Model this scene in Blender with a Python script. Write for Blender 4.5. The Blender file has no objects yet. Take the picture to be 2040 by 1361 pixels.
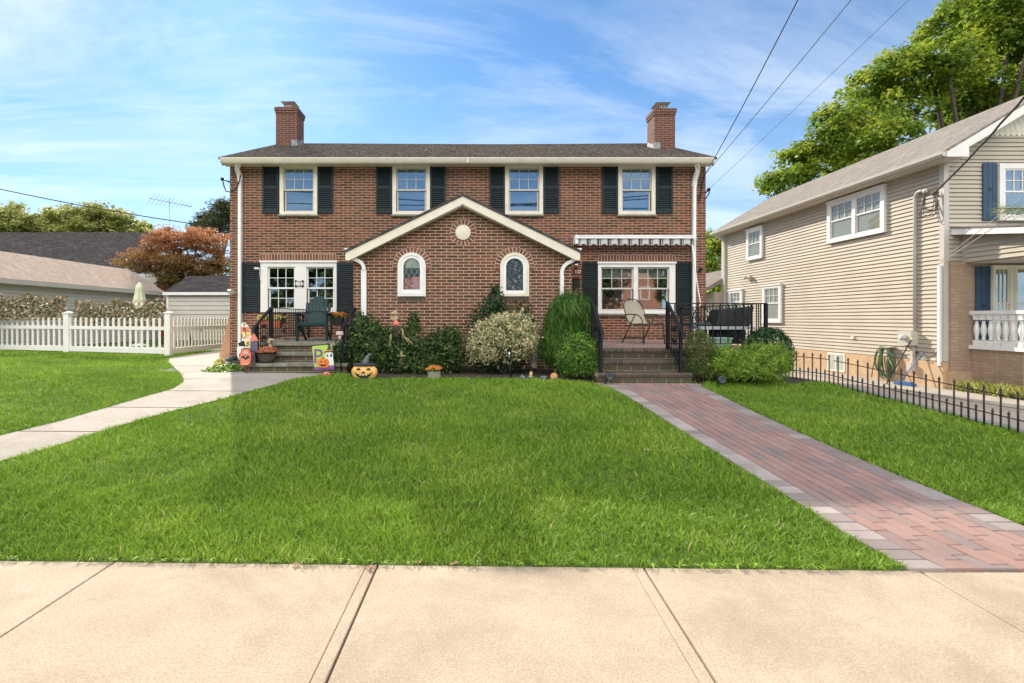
SUN_STR = 3.9; SKY_STR = .065; EXPO = .87; FILL_CLOUD_MIX = .95
SKY_TINT = (.78, 1.16, 1.42); CLOUD_COL = (5.9, 7.4, 8.9); CLOUD_WHITE = (9.4, 10.1, 10.8); FILL_CLOUD_COL = (34., 32.5, 31.)
import bpy, math, random
import numpy as np
from mathutils import Vector, Matrix, Euler
random.seed(7); RNG = np.random.default_rng(11)
SC = bpy.context.scene; COL = SC.collection
# ---- camera constants: eye height 1.6 m, looking along +Y, 17 mm lens -------------
F = 963.0; CX = 935.0; CY = 635.0; H = 1.6
def XX(px, Y): return (px - CX) * Y / F
def ZZ(py, Y): return H - (py - CY) * Y / F
def drop_x(Y): return 6.05 + (8.5 - Y) * 0.19
def g(X, Y):
    X = np.asarray(X, float); Y = np.asarray(Y, float)
    t = np.clip((Y - 3.2) / 4.8, 0, 1)
    z = t * (0.56 - 0.008 * np.clip(X, -9, 6))
    return np.where(X > drop_x(Y), -0.06, z)
def G(px, py):
    v = (py - CY) / F; a, b = 0.5, 60.0
    for _ in range(50):
        m = (a + b) / 2
        if H - v * m - float(g(XX(px, m), m)) > 0: a = m
        else: b = m
    return XX(px, a), a

# ---- mesh builder ------------------------------------------------------------------
class MB:
    def __init__(s, T=None): s.v = []; s.f = []; s.m = []; s.s = []; s.T = T
    def add(s, vs, fs, m=0, sm=False):
        n = len(s.v)
        for p in vs: s.v.append(tuple(s.T(*p)) if s.T else tuple(p))
        for f in fs: s.f.append([n + i for i in f]); s.m.append(m); s.s.append(sm)
    def box(s, x0, x1, y0, y1, z0, z1, m=0):
        s.add([(x0,y0,z0),(x1,y0,z0),(x1,y1,z0),(x0,y1,z0),(x0,y0,z1),(x1,y0,z1),(x1,y1,z1),(x0,y1,z1)],
              [(0,3,2,1),(4,5,6,7),(0,1,5,4),(1,2,6,5),(2,3,7,6),(3,0,4,7)], m)
    def obox(s, c, sz, e=(0,0,0), m=0):
        R = Euler(e).to_matrix(); hx, hy, hz = sz[0]/2, sz[1]/2, sz[2]/2
        vs = [Vector(c) + R @ Vector(p) for p in [(-hx,-hy,-hz),(hx,-hy,-hz),(hx,hy,-hz),(-hx,hy,-hz),(-hx,-hy,hz),(hx,-hy,hz),(hx,hy,hz),(-hx,hy,hz)]]
        s.add(vs, [(0,3,2,1),(4,5,6,7),(0,1,5,4),(1,2,6,5),(2,3,7,6),(3,0,4,7)], m)
    def beam(s, a, b, w, h, m=0):           # box section bar from a to b
        a = Vector(a); b = Vector(b); d = (b - a).normalized()
        u = d.cross(Vector((0,0,1)))
        if u.length < 1e-4: u = Vector((1,0,0))
        u.normalize(); n = u.cross(d).normalized()
        vs = [p + u*i*w/2 + n*j*h/2 for p in (a, b) for i, j in ((-1,-1),(1,-1),(1,1),(-1,1))]
        s.add(vs, [(0,1,2,3),(7,6,5,4),(0,4,5,1),(1,5,6,2),(2,6,7,3),(3,7,4,0)], m)
    def prism(s, poly, ax, a, b, m=0):
        def q(p, t): return {'y': (p[0], t, p[1]), 'x': (t, p[0], p[1]), 'z': (p[0], p[1], t)}[ax]
        n = len(poly)
        s.add([q(p, a) for p in poly] + [q(p, b) for p in poly],
              [tuple(range(n)), tuple(range(2*n-1, n-1, -1))] + [(i, n+i, n+(i+1) % n, (i+1) % n) for i in range(n)], m)
    def ring(s, o, i_, ax, a, b, m=0):      # frame between two polylines of equal length (closed)
        def q(p, t): return {'y': (p[0], t, p[1]), 'x': (t, p[0], p[1]), 'z': (p[0], p[1], t)}[ax]
        n = len(o); vs = [q(p, a) for p in o] + [q(p, a) for p in i_] + [q(p, b) for p in o] + [q(p, b) for p in i_]
        fs = []
        for k in range(n):
            j = (k+1) % n
            fs += [(k, j, n+j, n+k), (2*n+k, 3*n+k, 3*n+j, 2*n+j), (k, 2*n+k, 2*n+j, j), (n+k, n+j, 3*n+j, 3*n+k)]
        s.add(vs, fs, m)
    def tube(s, pts, r, n=8, m=0, sm=True, flat=1.0):
        pts = [Vector(p) for p in pts]; k = len(pts)
        rs = r if isinstance(r, (list, tuple)) else [r]*k
        vs = []; prev = None
        for i, p in enumerate(pts):
            d = (pts[min(i+1, k-1)] - pts[max(i-1, 0)]).normalized()
            if prev is None:
                u = d.cross(Vector((0,0,1)))
                if u.length < 1e-3: u = Vector((1,0,0))
            else: u = prev - d*prev.dot(d)
            u.normalize(); prev = u; w = d.cross(u)
            for j in range(n):
                a = 2*math.pi*j/n; vs.append(p + (u*math.cos(a) + w*math.sin(a)*flat)*rs[i])
        fs = [(i*n+j, i*n+(j+1) % n, (i+1)*n+(j+1) % n, (i+1)*n+j) for i in range(k-1) for j in range(n)]
        fs += [tuple(range(n-1, -1, -1)), tuple((k-1)*n+j for j in range(n))]
        s.add(vs, fs, m, sm)
    def lathe(s, prof, c=(0,0,0), n=20, m=0, sm=True, sq=1.0):
        vs = [(c[0]+r*math.cos(2*math.pi*j/n), c[1]+sq*r*math.sin(2*math.pi*j/n), c[2]+z) for r, z in prof for j in range(n)]
        k = len(prof)
        fs = [(i*n+j, i*n+(j+1) % n, (i+1)*n+(j+1) % n, (i+1)*n+j) for i in range(k-1) for j in range(n)]
        fs += [tuple(range(n-1, -1, -1)), tuple((k-1)*n+j for j in range(n))]
        s.add(vs, fs, m, sm)
    def ball(s, c, r, n=12, m=0, k=7):
        rx, ry, rz = r if isinstance(r, (tuple, list)) else (r, r, r)
        vs = [(c[0], c[1], c[2]-rz)]
        for i in range(1, k):
            a = -math.pi/2 + math.pi*i/k
            vs += [(c[0]+rx*math.cos(a)*math.cos(2*math.pi*j/n), c[1]+ry*math.cos(a)*math.sin(2*math.pi*j/n), c[2]+rz*math.sin(a)) for j in range(n)]
        vs.append((c[0], c[1], c[2]+rz)); t = len(vs)-1
        fs = [(0, 1+(j+1) % n, 1+j) for j in range(n)] + [(t, t-n+j, t-n+(j+1) % n) for j in range(n)]
        fs += [(1+i*n+j, 1+i*n+(j+1) % n, 1+(i+1)*n+(j+1) % n, 1+(i+1)*n+j) for i in range(k-2) for j in range(n)]
        s.add(vs, fs, m, True)
    def disc(s, c, r, y, n=20, th=.003, m=0, rz=None):      # upright disc facing -Y
        rz = rz or r
        s.prism([(c[0]+r*math.cos(2*math.pi*j/n), c[1]+rz*math.sin(2*math.pi*j/n)) for j in range(n)], 'y', y, y+th, m)
    def text(s, txt, size, c, y, m=0, th=.003, squash=1.0):
        cu = bpy.data.curves.new('t', 'FONT'); cu.body = txt; cu.size = size; cu.extrude = th/2; cu.align_x = 'CENTER'; cu.align_y = 'CENTER'; cu.resolution_u = 3
        o = bpy.data.objects.new('t', cu); COL.objects.link(o)
        me = bpy.data.meshes.new_from_object(o.evaluated_get(bpy.context.evaluated_depsgraph_get()))
        s.add([(c[0]+v.co.x*squash, y - v.co.z, c[1]+v.co.y) for v in me.vertices], [tuple(p.vertices) for p in me.polygons], m)
        bpy.data.objects.remove(o); bpy.data.meshes.remove(me); bpy.data.curves.remove(cu)
    def build(s, name, mats, parent=None, recalc=True, bevel=0, rnd=None):
        o_ = np.array(parent_world(parent)) if parent is not None else np.zeros(3)
        me = bpy.data.meshes.new(name)
        V = np.array(s.v, float) - o_
        me.from_pydata(V.tolist(), [], s.f)
        for q in (mats if isinstance(mats, (list, tuple)) else [mats]): me.materials.append(q)
        me.polygons.foreach_set('material_index', s.m); me.polygons.foreach_set('use_smooth', s.s)
        me.update()
        if recalc:
            import bmesh
            bm = bmesh.new(); bm.from_mesh(me); bmesh.ops.recalc_face_normals(bm, faces=bm.faces[:]); bm.to_mesh(me); bm.free()
        uvs(me, o_)
        if rnd is not None:
            at = me.attributes.new('rnd', 'FLOAT', 'FACE'); at.data.foreach_set('value', np.array(rnd, 'f'))
        o = bpy.data.objects.new(name, me); COL.objects.link(o)
        if parent is not None: o.parent = parent
        if bevel:
            b = o.modifiers.new('bevel', 'BEVEL'); b.width = bevel; b.segments = 2; b.limit_method = 'ANGLE'; b.angle_limit = .8
        return o
def parent_world(o):
    p = Vector(o.location)
    while o.parent is not None: o = o.parent; p = p + Vector(o.location)
    return p
def uvs(me, off):
    n = len(me.loops)
    if n == 0: return
    vi = np.empty(n, 'i'); me.loops.foreach_get('vertex_index', vi)
    co = np.empty(len(me.vertices)*3, 'f'); me.vertices.foreach_get('co', co); co = co.reshape(-1, 3) + np.array(off, 'f')
    nr = np.empty(len(me.polygons)*3, 'f'); me.polygons.foreach_get('normal', nr); nr = np.abs(nr.reshape(-1, 3))
    lt = np.empty(len(me.polygons), 'i'); me.polygons.foreach_get('loop_total', lt)
    ax = np.repeat(np.argmax(nr, 1), lt); c = co[vi]
    uv = np.where((ax == 0)[:, None], c[:, [1, 2]], np.where((ax == 1)[:, None], c[:, [0, 2]], c[:, [0, 1]]))
    l = me.uv_layers.new(name='UVMap'); l.data.foreach_set('uv', uv.astype('f').ravel())

def tag(o, label=None, cat=None, group=None, kind=None):
    if label: o['label'] = label
    if cat: o['category'] = cat
    if group: o['group'] = group
    if kind: o['kind'] = kind
    return o
def thing(name, loc, label, cat, group=None):
    o = bpy.data.objects.new(name, None); o.empty_display_size = .1; COL.objects.link(o); o.location = loc
    return tag(o, label, cat, group)
def copy_tree(o, parent=None):
    c = o.copy(); COL.objects.link(c)
    if parent is not None: c.parent = parent
    for ch in [x for x in bpy.data.objects if x.parent == o]: copy_tree(ch, c)
    return c

# ---- materials -----------------------------------------------------------------------
def nt(name):
    m = bpy.data.materials.new(name); m.use_nodes = True; t = m.node_tree
    return m, t, t.nodes['Principled BSDF'], t.nodes['Material Output']
def N(t, typ, **k):
    n = t.nodes.new(typ)
    for a, b in k.items():
        if a.startswith('i_'): n.inputs[a[2:].replace('_', ' ')].default_value = b
        else: setattr(n, a, b)
    return n
def noise(t, scale, detail=4, rough=.55, vec=None, dist=0):
    n = N(t, 'ShaderNodeTexNoise', i_Scale=scale, i_Detail=detail, i_Roughness=rough, i_Distortion=dist)
    if vec is None:
        gm = t.nodes.new('ShaderNodeNewGeometry'); vec = gm.outputs['Position']
    t.links.new(vec, n.inputs['Vector']); return n.outputs['Fac']
def ramp(t, fac, stops):
    r = t.nodes.new('ShaderNodeValToRGB'); e = r.color_ramp.elements
    while len(e) < len(stops): e.new(.5)
    for i, (p, c) in enumerate(stops):
        e[i].position = p; e[i].color = (c[0], c[1], c[2], 1) if isinstance(c, (tuple, list)) else (c, c, c, 1)
    t.links.new(fac, r.inputs['Fac']); return r.outputs['Color']
def mixc(t, fac, a, b, mode='MIX'):
    n = t.nodes.new('ShaderNodeMix'); n.data_type = 'RGBA'; n.blend_type = mode
    for sock, val in ((n.inputs[0], fac), (n.inputs[6], a), (n.inputs[7], b)):
        if hasattr(val, 'links'): t.links.new(val, sock)
        elif isinstance(val, (tuple, list)): sock.default_value = (val[0], val[1], val[2], 1)
        else: sock.default_value = val
    return n.outputs[2]
def bump(t, bs, h, strength=.3, dist=.01):
    b = N(t, 'ShaderNodeBump', i_Strength=strength, i_Distance=dist)
    t.links.new(h, b.inputs['Height']); t.links.new(b.outputs['Normal'], bs.inputs['Normal'])
def sc(c, k): return tuple(min(1, x*k) for x in c)
def mat(name, col, rough=.6, var=.15, scale=6, bmp=0, bscale=120, metal=0, spec=.5, col2=None):
    m, t, b, o = nt(name)
    f = noise(t, scale, 5)
    c = ramp(t, f, [(.3, sc(col, 1-var)), (.7, col2 or sc(col, 1+var))])
    t.links.new(c, b.inputs['Base Color']); b.inputs['Roughness'].default_value = rough; b.inputs['Metallic'].default_value = metal
    b.inputs['Specular IOR Level'].default_value = spec
    if bmp: bump(t, b, noise(t, bscale, 4), bmp, .01)
    return m
def uvn(t): return N(t, 'ShaderNodeUVMap', uv_map='UVMap').outputs['UV']
def brick_mat(name, c1, c2, c3, mortar, bw=.2315, bh=.0635, ms=.0075, moss=0, rough=.85, off=.5, mossc=(.10,.095,.06), bmp=.6):
    m, t, b, o = nt(name); uv = uvn(t)
    br = N(t, 'ShaderNodeTexBrick', offset=off, i_Scale=1.0)
    br.inputs['Mortar Size'].default_value = ms; br.inputs['Mortar Smooth'].default_value = .15; br.inputs['Bias'].default_value = 0
    br.inputs['Brick Width'].default_value = bw; br.inputs['Row Height'].default_value = bh
    br.inputs['Color1'].default_value = (*c1, 1); br.inputs['Color2'].default_value = (*c2, 1); br.inputs['Mortar'].default_value = (*mortar, 1)
    # slight wobble of the courses
    nz = N(t, 'ShaderNodeTexNoise', i_Scale=3.0, i_Detail=2.0); t.links.new(uv, nz.inputs['Vector'])
    ad = N(t, 'ShaderNodeVectorMath', operation='MULTIPLY_ADD'); t.links.new(nz.outputs['Color'], ad.inputs[0]); ad.inputs[1].default_value = (.008, .008, 0); t.links.new(uv, ad.inputs[2])
    t.links.new(ad.outputs[0], br.inputs['Vector'])
    big = noise(t, 1.1, 4); fine = noise(t, 45, 4)
    col = mixc(t, ramp(t, fine, [(.35, 0), (.75, .55)]), br.outputs['Color'], c3)
    col = mixc(t, ramp(t, big, [(.3, .0), (.75, .4)]), col, mixc(t, .5, col, (.10, .07, .055)))
    mpn = N(t, 'ShaderNodeMapping'); mpn.inputs['Scale'].default_value = (2.4, 2.4, .22); gm2 = t.nodes.new('ShaderNodeNewGeometry'); t.links.new(gm2.outputs['Position'], mpn.inputs['Vector'])
    col = mixc(t, ramp(t, noise(t, 1.0, 6, .7, mpn.outputs[0]), [(.50, 0), (.72, .45)]), col, sc(c3, .8))
    if moss: col = mixc(t, ramp(t, noise(t, 1.7, 6, .65), [(.42, 0), (.7, moss)]), col, mossc)
    col = mixc(t, br.outputs['Fac'], col, mixc(t, ramp(t, noise(t, 9, 4), [(.3, 0), (.8, .5)]), mortar, sc(mortar, .6)))
    t.links.new(col, b.inputs['Base Color']); b.inputs['Roughness'].default_value = rough; b.inputs['Specular IOR Level'].default_value = .25
    mu = N(t, 'ShaderNodeMath', operation='MULTIPLY_ADD'); t.links.new(br.outputs['Fac'], mu.inputs[0]); mu.inputs[1].default_value = -1
    sm = N(t, 'ShaderNodeMath', operation='MULTIPLY'); t.links.new(fine, sm.inputs[0]); sm.inputs[1].default_value = .4
    t.links.new(sm.outputs[0], mu.inputs[2]); bump(t, b, mu.outputs[0], bmp, .008)
    return m
def shingle_mat(name, c1, c2, c3, bw=.3, bh=.13, streak=(.5, .5, .5), k=.5):
    m, t, b, o = nt(name); uv = uvn(t)
    br = N(t, 'ShaderNodeTexBrick', offset=.43, i_Scale=1.0)
    br.inputs['Mortar Size'].default_value = .006; br.inputs['Mortar Smooth'].default_value = .3
    br.inputs['Brick Width'].default_value = bw; br.inputs['Row Height'].default_value = bh
    br.inputs['Color1'].default_value = (*c1, 1); br.inputs['Color2'].default_value = (*c2, 1); br.inputs['Mortar'].default_value = (*sc(c1, .35), 1)
    t.links.new(uv, br.inputs['Vector'])
    col = mixc(t, ramp(t, noise(t, 5, 6, .7), [(.4, 0), (.62, 1)]), br.outputs['Color'], c3)
    col = mixc(t, ramp(t, noise(t, 16, 5, .7), [(.5, 0), (.62, k)]), col, streak)
    t.links.new(col, b.inputs['Base Color']); b.inputs['Roughness'].default_value = 1; b.inputs['Specular IOR Level'].default_value = 0
    mu = N(t, 'ShaderNodeMath', operation='MULTIPLY'); t.links.new(br.outputs['Fac'], mu.inputs[0]); mu.inputs[1].default_value = -1
    bump(t, b, mu.outputs[0], .8, .012)
    return m
def leaf_mat(name, stops, trans=.35, rough=.5, sat=1.0, spec=.35):
    m, t, b, o = nt(name)
    at = N(t, 'ShaderNodeAttribute', attribute_name='rnd')
    c = ramp(t, at.outputs['Fac'], stops)
    t.links.new(c, b.inputs['Base Color']); b.inputs['Roughness'].default_value = rough; b.inputs['Specular IOR Level'].default_value = spec
    tr = N(t, 'ShaderNodeBsdfTranslucent'); t.links.new(mixc(t, .5, c, (.9, 1, .2), 'MULTIPLY') if False else c, tr.inputs['Color'])
    mx = N(t, 'ShaderNodeMixShader', i_Fac=trans); t.links.new(b.outputs[0], mx.inputs[1]); t.links.new(tr.outputs[0], mx.inputs[2]); t.links.new(mx.outputs[0], o.inputs['Surface'])
    return m
def glass_mat(name, fac=.25, tint=(.85, .9, .9), rough=.02, wav=.0):
    m, t, b, o = nt(name); t.nodes.remove(b)
    tr = N(t, 'ShaderNodeBsdfTransparent'); tr.inputs['Color'].default_value = (*tint, 1)
    gl = N(t, 'ShaderNodeBsdfGlossy', i_Roughness=rough); gl.inputs['Color'].default_value = (.92, .95, 1, 1)
    if wav:
        bb = N(t, 'ShaderNodeBump', i_Strength=wav, i_Distance=.02); t.links.new(noise(t, 1.3, 1), bb.inputs['Height']); t.links.new(bb.outputs['Normal'], gl.inputs['Normal'])
    mx = N(t, 'ShaderNodeMixShader', i_Fac=fac); t.links.new(tr.outputs[0], mx.inputs[1]); t.links.new(gl.outputs[0], mx.inputs[2]); t.links.new(mx.outputs[0], o.inputs['Surface'])
    return m

M = {}
M['brick'] = brick_mat('red_brick', (.075,.026,.018), (.285,.090,.047), (.055,.023,.018), (.43,.30,.205), ms=.0078, moss=.4)
M['brick_gable'] = brick_mat('brown_brick', (.072,.030,.021), (.235,.082,.047), (.055,.025,.02), (.49,.355,.25), ms=.0085, moss=.3)
M['brick_side'] = brick_mat('chimney_brick', (.13,.045,.03), (.20,.07,.045), (.09,.036,.028), (.27,.19,.15), moss=.2)
M['brick_step'] = brick_mat('mossy_brick', (.075,.055,.036), (.115,.075,.048), (.05,.048,.03), (.22,.20,.14), moss=.85, bw=.24, bh=.09, mossc=(.085,.095,.045))
M['brick_tan'] = brick_mat('tan_brick', (.42,.29,.2), (.55,.40,.28), (.30,.21,.16), (.36,.27,.2), bw=.21, bh=.07, ms=.009, rough=.8)
M['brick_far'] = brick_mat('far_brick', (.40,.15,.09), (.45,.19,.12), (.35,.14,.09), (.45,.36,.3))
def solid_brick(name, a, b_):
    m, t, b, o = nt(name)
    at = N(t, 'ShaderNodeAttribute', attribute_name='rnd')
    c = ramp(t, at.outputs['Fac'], [(0, a), (1, b_)]); c = mixc(t, ramp(t, noise(t, 30, 4), [(.35, 0), (.75, .5)]), c, sc(a, .6))
    t.links.new(c, b.inputs['Base Color']); b.inputs['Roughness'].default_value = .85; bump(t, b, noise(t, 90, 4), .3, .006)
    return m
M['voussoir'] = solid_brick('loose_brick', (.13,.05,.033), (.26,.10,.06))
M['mortar'] = mat('mortar', (.50,.39,.29), .9, .2, 12)
M['bullnose'] = solid_brick('bullnose_brick', (.055,.05,.036), (.12,.08,.055))
M['slab'] = mat('weathered_slab', (.17,.165,.125), .85, .3, 7, .4, 60, col2=(.30,.28,.22))
M['white'] = mat('white_paint', (.76,.74,.69), .45, .05, 5)
M['cream'] = mat('cream_trim', (.72,.66,.54), .5, .08, 4)
M['white2'] = mat('white_vinyl', (.80,.79,.76), .4, .04, 4)
M['sashgrey'] = mat('sash_frame', (.56,.53,.46), .5, .05, 4)
M['shutter'] = mat('dark_shutter', (.016,.026,.029), .6, .2, 9, spec=.25)
M['shutter_g'] = mat('green_black_shutter', (.012,.019,.018), .6, .2, 9, spec=.2)
M['shutter_b'] = mat('blue_shutter', (.022,.055,.105), .5, .12, 9)
M['roof'] = shingle_mat('slate_shingle', (.060,.051,.044), (.11,.094,.08), (.035,.031,.027), bw=.26, bh=.16, streak=(.30,.26,.22), k=.6)
M['roof_tan'] = shingle_mat('tan_shingle', (.23,.205,.18), (.31,.28,.245), (.20,.18,.16), bw=.33, bh=.14, streak=(.38,.35,.31), k=.3)
M['roof_garage'] = shingle_mat('beige_shingle', (.42,.335,.27), (.52,.42,.34), (.37,.295,.24), bw=.33, bh=.14, streak=(.56,.45,.37), k=.3)
M['roof_dark'] = shingle_mat('charcoal_shingle', (.07,.062,.06), (.12,.107,.102), (.05,.046,.045), bw=.4, bh=.16, streak=(.16,.14,.13), k=.3)
M['glass'] = glass_mat('window_glass', .30, wav=.02)
M['glass_low'] = glass_mat('lower_glass', .20, (.8,.82,.8), wav=.02)
M['glass_dim'] = glass_mat('dim_glass', .06, (.9,.9,.88))
M['glass_up'] = glass_mat('upper_glass', .24, (.55,.72,.82), wav=.03)
M['dark'] = mat('dark_room', (.025,.024,.022), .9, .3, 2)
M['curtain'] = mat('curtain_cloth', (.20,.27,.32), .9, .2, 5)
M['blind'] = mat('roller_blind', (.42,.44,.38), .8, .06, 5)
M['iron'] = mat('black_iron', (.009,.010,.012), .5, .3, 20, spec=.3)
M['rust'] = mat('rusty_iron', (.028,.020,.016), .6, .5, 25, col2=(.055,.032,.022))
M['siding'] = mat('tan_siding', (.47,.42,.34), .65, .07, 1.3, spec=.2)
M['siding_w'] = mat('pale_siding', (.52,.49,.43), .55, .04, 3)
M['stucco'] = mat('stucco', (.52,.36,.22), .9, .12, 4, .4, 60)
M['soffit'] = mat('soffit', (.55,.50,.43), .6, .05, 4)
M['fence_w'] = mat('white_fence', (.80,.77,.70), .5, .05, 3)
def concrete(name, a, b_, spk=.25, sscale=170, stain=.3):
    m, t, b, o = nt(name)
    c = ramp(t, noise(t, 2.2, 6, .6), [(.3, a), (.72, b_)])
    c = mixc(t, ramp(t, noise(t, 14, 5, .6), [(.45, 0), (.8, stain)]), c, sc(a, .72))
    vo = N(t, 'ShaderNodeTexVoronoi', i_Scale=sscale*.26); gm = t.nodes.new('ShaderNodeNewGeometry'); t.links.new(gm.outputs['Position'], vo.inputs['Vector'])
    pt = ramp(t, vo.outputs['Distance'], [(.06, 1), (.16, 0)]); sel = ramp(t, noise(t, sscale*.12, 3), [(.45, 0), (.6, min(1, spk*3))])
    c = mixc(t, mixc(t, 1, pt, sel, 'MULTIPLY'), c, (.10,.075,.055))
    c = mixc(t, ramp(t, noise(t, 95, 4, .7), [(.44, 0), (.62, min(1, spk*2))]), c, sc(a, .6))
    c = mixc(t, ramp(t, noise(t, .9, 7, .7, dist=.6), [(.48, 0), (.62, stain*1.5)]), c, sc(a, .62))
    c = mixc(t, ramp(t, noise(t, 75, 3, .7), [(.55, 0), (.72, .5)]), c, sc(b_, 1.35))
    t.links.new(c, b.inputs['Base Color']); b.inputs['Roughness'].default_value = .9; b.inputs['Specular IOR Level'].default_value = .25
    bump(t, b, noise(t, 210, 5, .7), .5, .004)
    return m
M['sidewalk'] = concrete('tan_concrete', (.41,.325,.232), (.53,.43,.315), .3)
M['walk'] = concrete('grey_concrete', (.36,.32,.265), (.45,.40,.34), .15)
M['drive'] = concrete('drive_concrete', (.36,.30,.25), (.44,.37,.31), .2)
M['curb'] = concrete('curb_stone', (.22,.22,.22), (.34,.33,.32), .2)
M['soil'] = mat('soil', (.045,.033,.022), .95, .5, 14, .8, 40, col2=(.085,.062,.042))
M['turf'] = mat('turf_base', (.07,.12,.018), .95, .4, 9, .5, 50, col2=(.11,.17,.03))
M['ground'] = mat('ground_mat', (.07,.11,.03), .95, .3, .6, .3, 20)
def paver_mat():
    m, t, b, o = nt('pavers')
    at = N(t, 'ShaderNodeAttribute', attribute_name='rnd')
    c = ramp(t, at.outputs['Fac'], [(0, (.29,.165,.135)), (.25, (.35,.21,.175)), (.45, (.27,.18,.155)), (.60, (.22,.165,.15)), (.75, (.22,.19,.18)), (.86, (.32,.285,.265)), (1, (.45,.395,.36))])
    c = mixc(t, ramp(t, noise(t, 120, 4), [(.3, 0), (.75, .35)]), c, (.36,.25,.21))
    c = mixc(t, ramp(t, noise(t, 3.5, 5), [(.4, 0), (.8, .45)]), c, (.17,.12,.11))
    t.links.new(c, b.inputs['Base Color']); b.inputs['Roughness'].default_value = .85; bump(t, b, noise(t, 220, 4), .4, .004)
    return m
M['paver'] = paver_mat()
M['grass'] = leaf_mat('grass_blades', [(0, (.085,.17,.015)), (.35, (.17,.31,.025)), (.75, (.29,.44,.045)), (.955, (.40,.52,.085)), (1, (.46,.40,.2))], .20, .5, spec=.25)
M['bark'] = mat('bark', (.075,.055,.042), .9, .4, 8, .6, 30)
# ---- foliage ---------------------------------------------------------------------------
def quads_mesh(name, V, mats, parent, rnd, off=(0,0,0)):
    V = V - np.array(off); n = len(V)//4
    me = bpy.data.meshes.new(name); me.vertices.add(n*4); me.vertices.foreach_set('co', V.astype('f').ravel())
    me.loops.add(n*4); me.loops.foreach_set('vertex_index', np.arange(n*4, dtype='i'))
    me.polygons.add(n); me.polygons.foreach_set('loop_start', np.arange(0, n*4, 4, dtype='i')); me.polygons.foreach_set('loop_total', np.full(n, 4, 'i'))
    me.materials.append(mats); me.update(calc_edges=True)
    at = me.attributes.new('rnd', 'FLOAT', 'FACE'); at.data.foreach_set('value', rnd.astype('f'))
    o = bpy.data.objects.new(name, me); COL.objects.link(o)
    if parent is not None: o.parent = parent
    return o
def leaves(name, pts, nrm, size, asp, m, parent, rnd=None, axis=None, jit=.6):
    n = len(pts); nrm = nrm + RNG.normal(0, jit, (n, 3)); nrm /= np.linalg.norm(nrm, axis=1)[:, None] + 1e-9
    a = RNG.normal(0, 1, (n, 3)) if axis is None else axis + RNG.normal(0, .25, (n, 3))
    d = a - nrm*np.sum(a*nrm, 1)[:, None]; d /= np.linalg.norm(d, axis=1)[:, None] + 1e-9
    w = np.cross(nrm, d); s = size[:, None]
    fold = nrm*s*.12
    V = np.stack([pts - d*s*.5, pts + w*s*asp*.5 + fold, pts + d*s*.5, pts - w*s*asp*.5 + fold], 1).reshape(-1, 3)
    if rnd is None: rnd = RNG.random(n)
    return quads_mesh(name, V, m, parent, rnd, parent_world(parent) if parent is not None else (0,0,0))
def unit(n):
    v = RNG.normal(0, 1, (n, 3)); return v/np.linalg.norm(v, axis=1)[:, None]
def crown_pts(blobs, nclump, per, cr, shell=.75, zsq=.7):
    """blobs: (x,y,z,rx,ry,rz). Clumps of leaves spread through each blob, denser near its surface."""
    vol = np.array([b[3]*b[4]*b[5] for b in blobs])**.7; vol /= vol.sum()
    P_, D_, C_ = [], [], []
    for b, w in zip(blobs, vol):
        k = max(3, int(nclump*w)); u = unit(k); r = (shell + (1-shell)*RNG.random(k))[:, None]
        r = np.where(RNG.random((k, 1)) < .25, RNG.random((k, 1))*shell, r)
        c = np.array(b[:3]) + u*r*np.array(b[3:6])
        rep = np.repeat(np.arange(k), per); n = len(rep)
        o = unit(n)*(RNG.random(n)**.45)[:, None]*cr*(.6+.8*RNG.random(k)[rep])[:, None]; o[:, 2] *= zsq
        P_.append(c[rep] + o); D_.append(u[rep]*.5 + unit(n)*.2 + np.array([0, 0, .8])); C_.append(RNG.random(k)[rep])
    return np.concatenate(P_), np.concatenate(D_), np.concatenate(C_)
ZB_ = [0]
def tree(name, label, base, blobs, lm, nclump=150, per=90, cr=.5, lsize=.16, tr=.25, cat='tree', group=None, asp=.55, th=None, shell=.7, limbs=2, bark='bark', zsq=.7, topred=False):
    r = thing(name, base, label, cat, group)
    p, d, c = crown_pts(blobs, nclump, per, cr, shell, zsq)
    s = lsize*(.6+.8*RNG.random(len(p)))
    leaves('crown', p, d, s, asp, lm, r, np.clip(c*.55+RNG.random(len(p))*.45, 0, 1) if not topred else np.clip((p[:, 2]-p[:, 2].min())/(p[:, 2].max()-p[:, 2].min())*.75+c*.25+RNG.random(len(p))*.3-.15, 0, 1))
    mb = MB(); b = Vector(base); top = Vector((np.mean([q[0] for q in blobs]), np.mean([q[1] for q in blobs]), min(q[2] for q in blobs)))
    th = th or (top.z - b.z)*.75; fork = b + Vector((0, 0, th)) + (top-b)*.05*Vector((1,1,0))
    mb.tube([b, b.lerp(fork, .5)+Vector((.06*tr, 0, 0)), fork], [tr*1.25, tr, tr*.8], 10)
    for q in blobs:
        for k in range(limbs):
            e = Vector(q[:3]) + Vector([random.uniform(-.6, .6)*q[3+i] for i in range(3)])
            mid = fork.lerp(e, .5) + Vector((random.uniform(-.3, .3)*tr*3, random.uniform(-.3, .3)*tr*3, random.uniform(0, .5)*tr*3))
            mb.tube([fork - Vector((0,0,.1)), fork.lerp(mid, .5), mid, mid.lerp(e, .55), e], [tr*.6, tr*.5, tr*.33, tr*.2, tr*.06], 7)
            for z in range(3):
                m0 = mid.lerp(e, random.random()*.8); e2 = m0 + Vector([random.uniform(-.7, .7)*q[3+i] for i in range(3)])
                mb.tube([m0, m0.lerp(e2, .5)+Vector((0, 0, .1)), e2], [tr*.18, tr*.1, tr*.04], 5)
    mb.build('trunk', M[bark], r, recalc=False)
    return r
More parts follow.
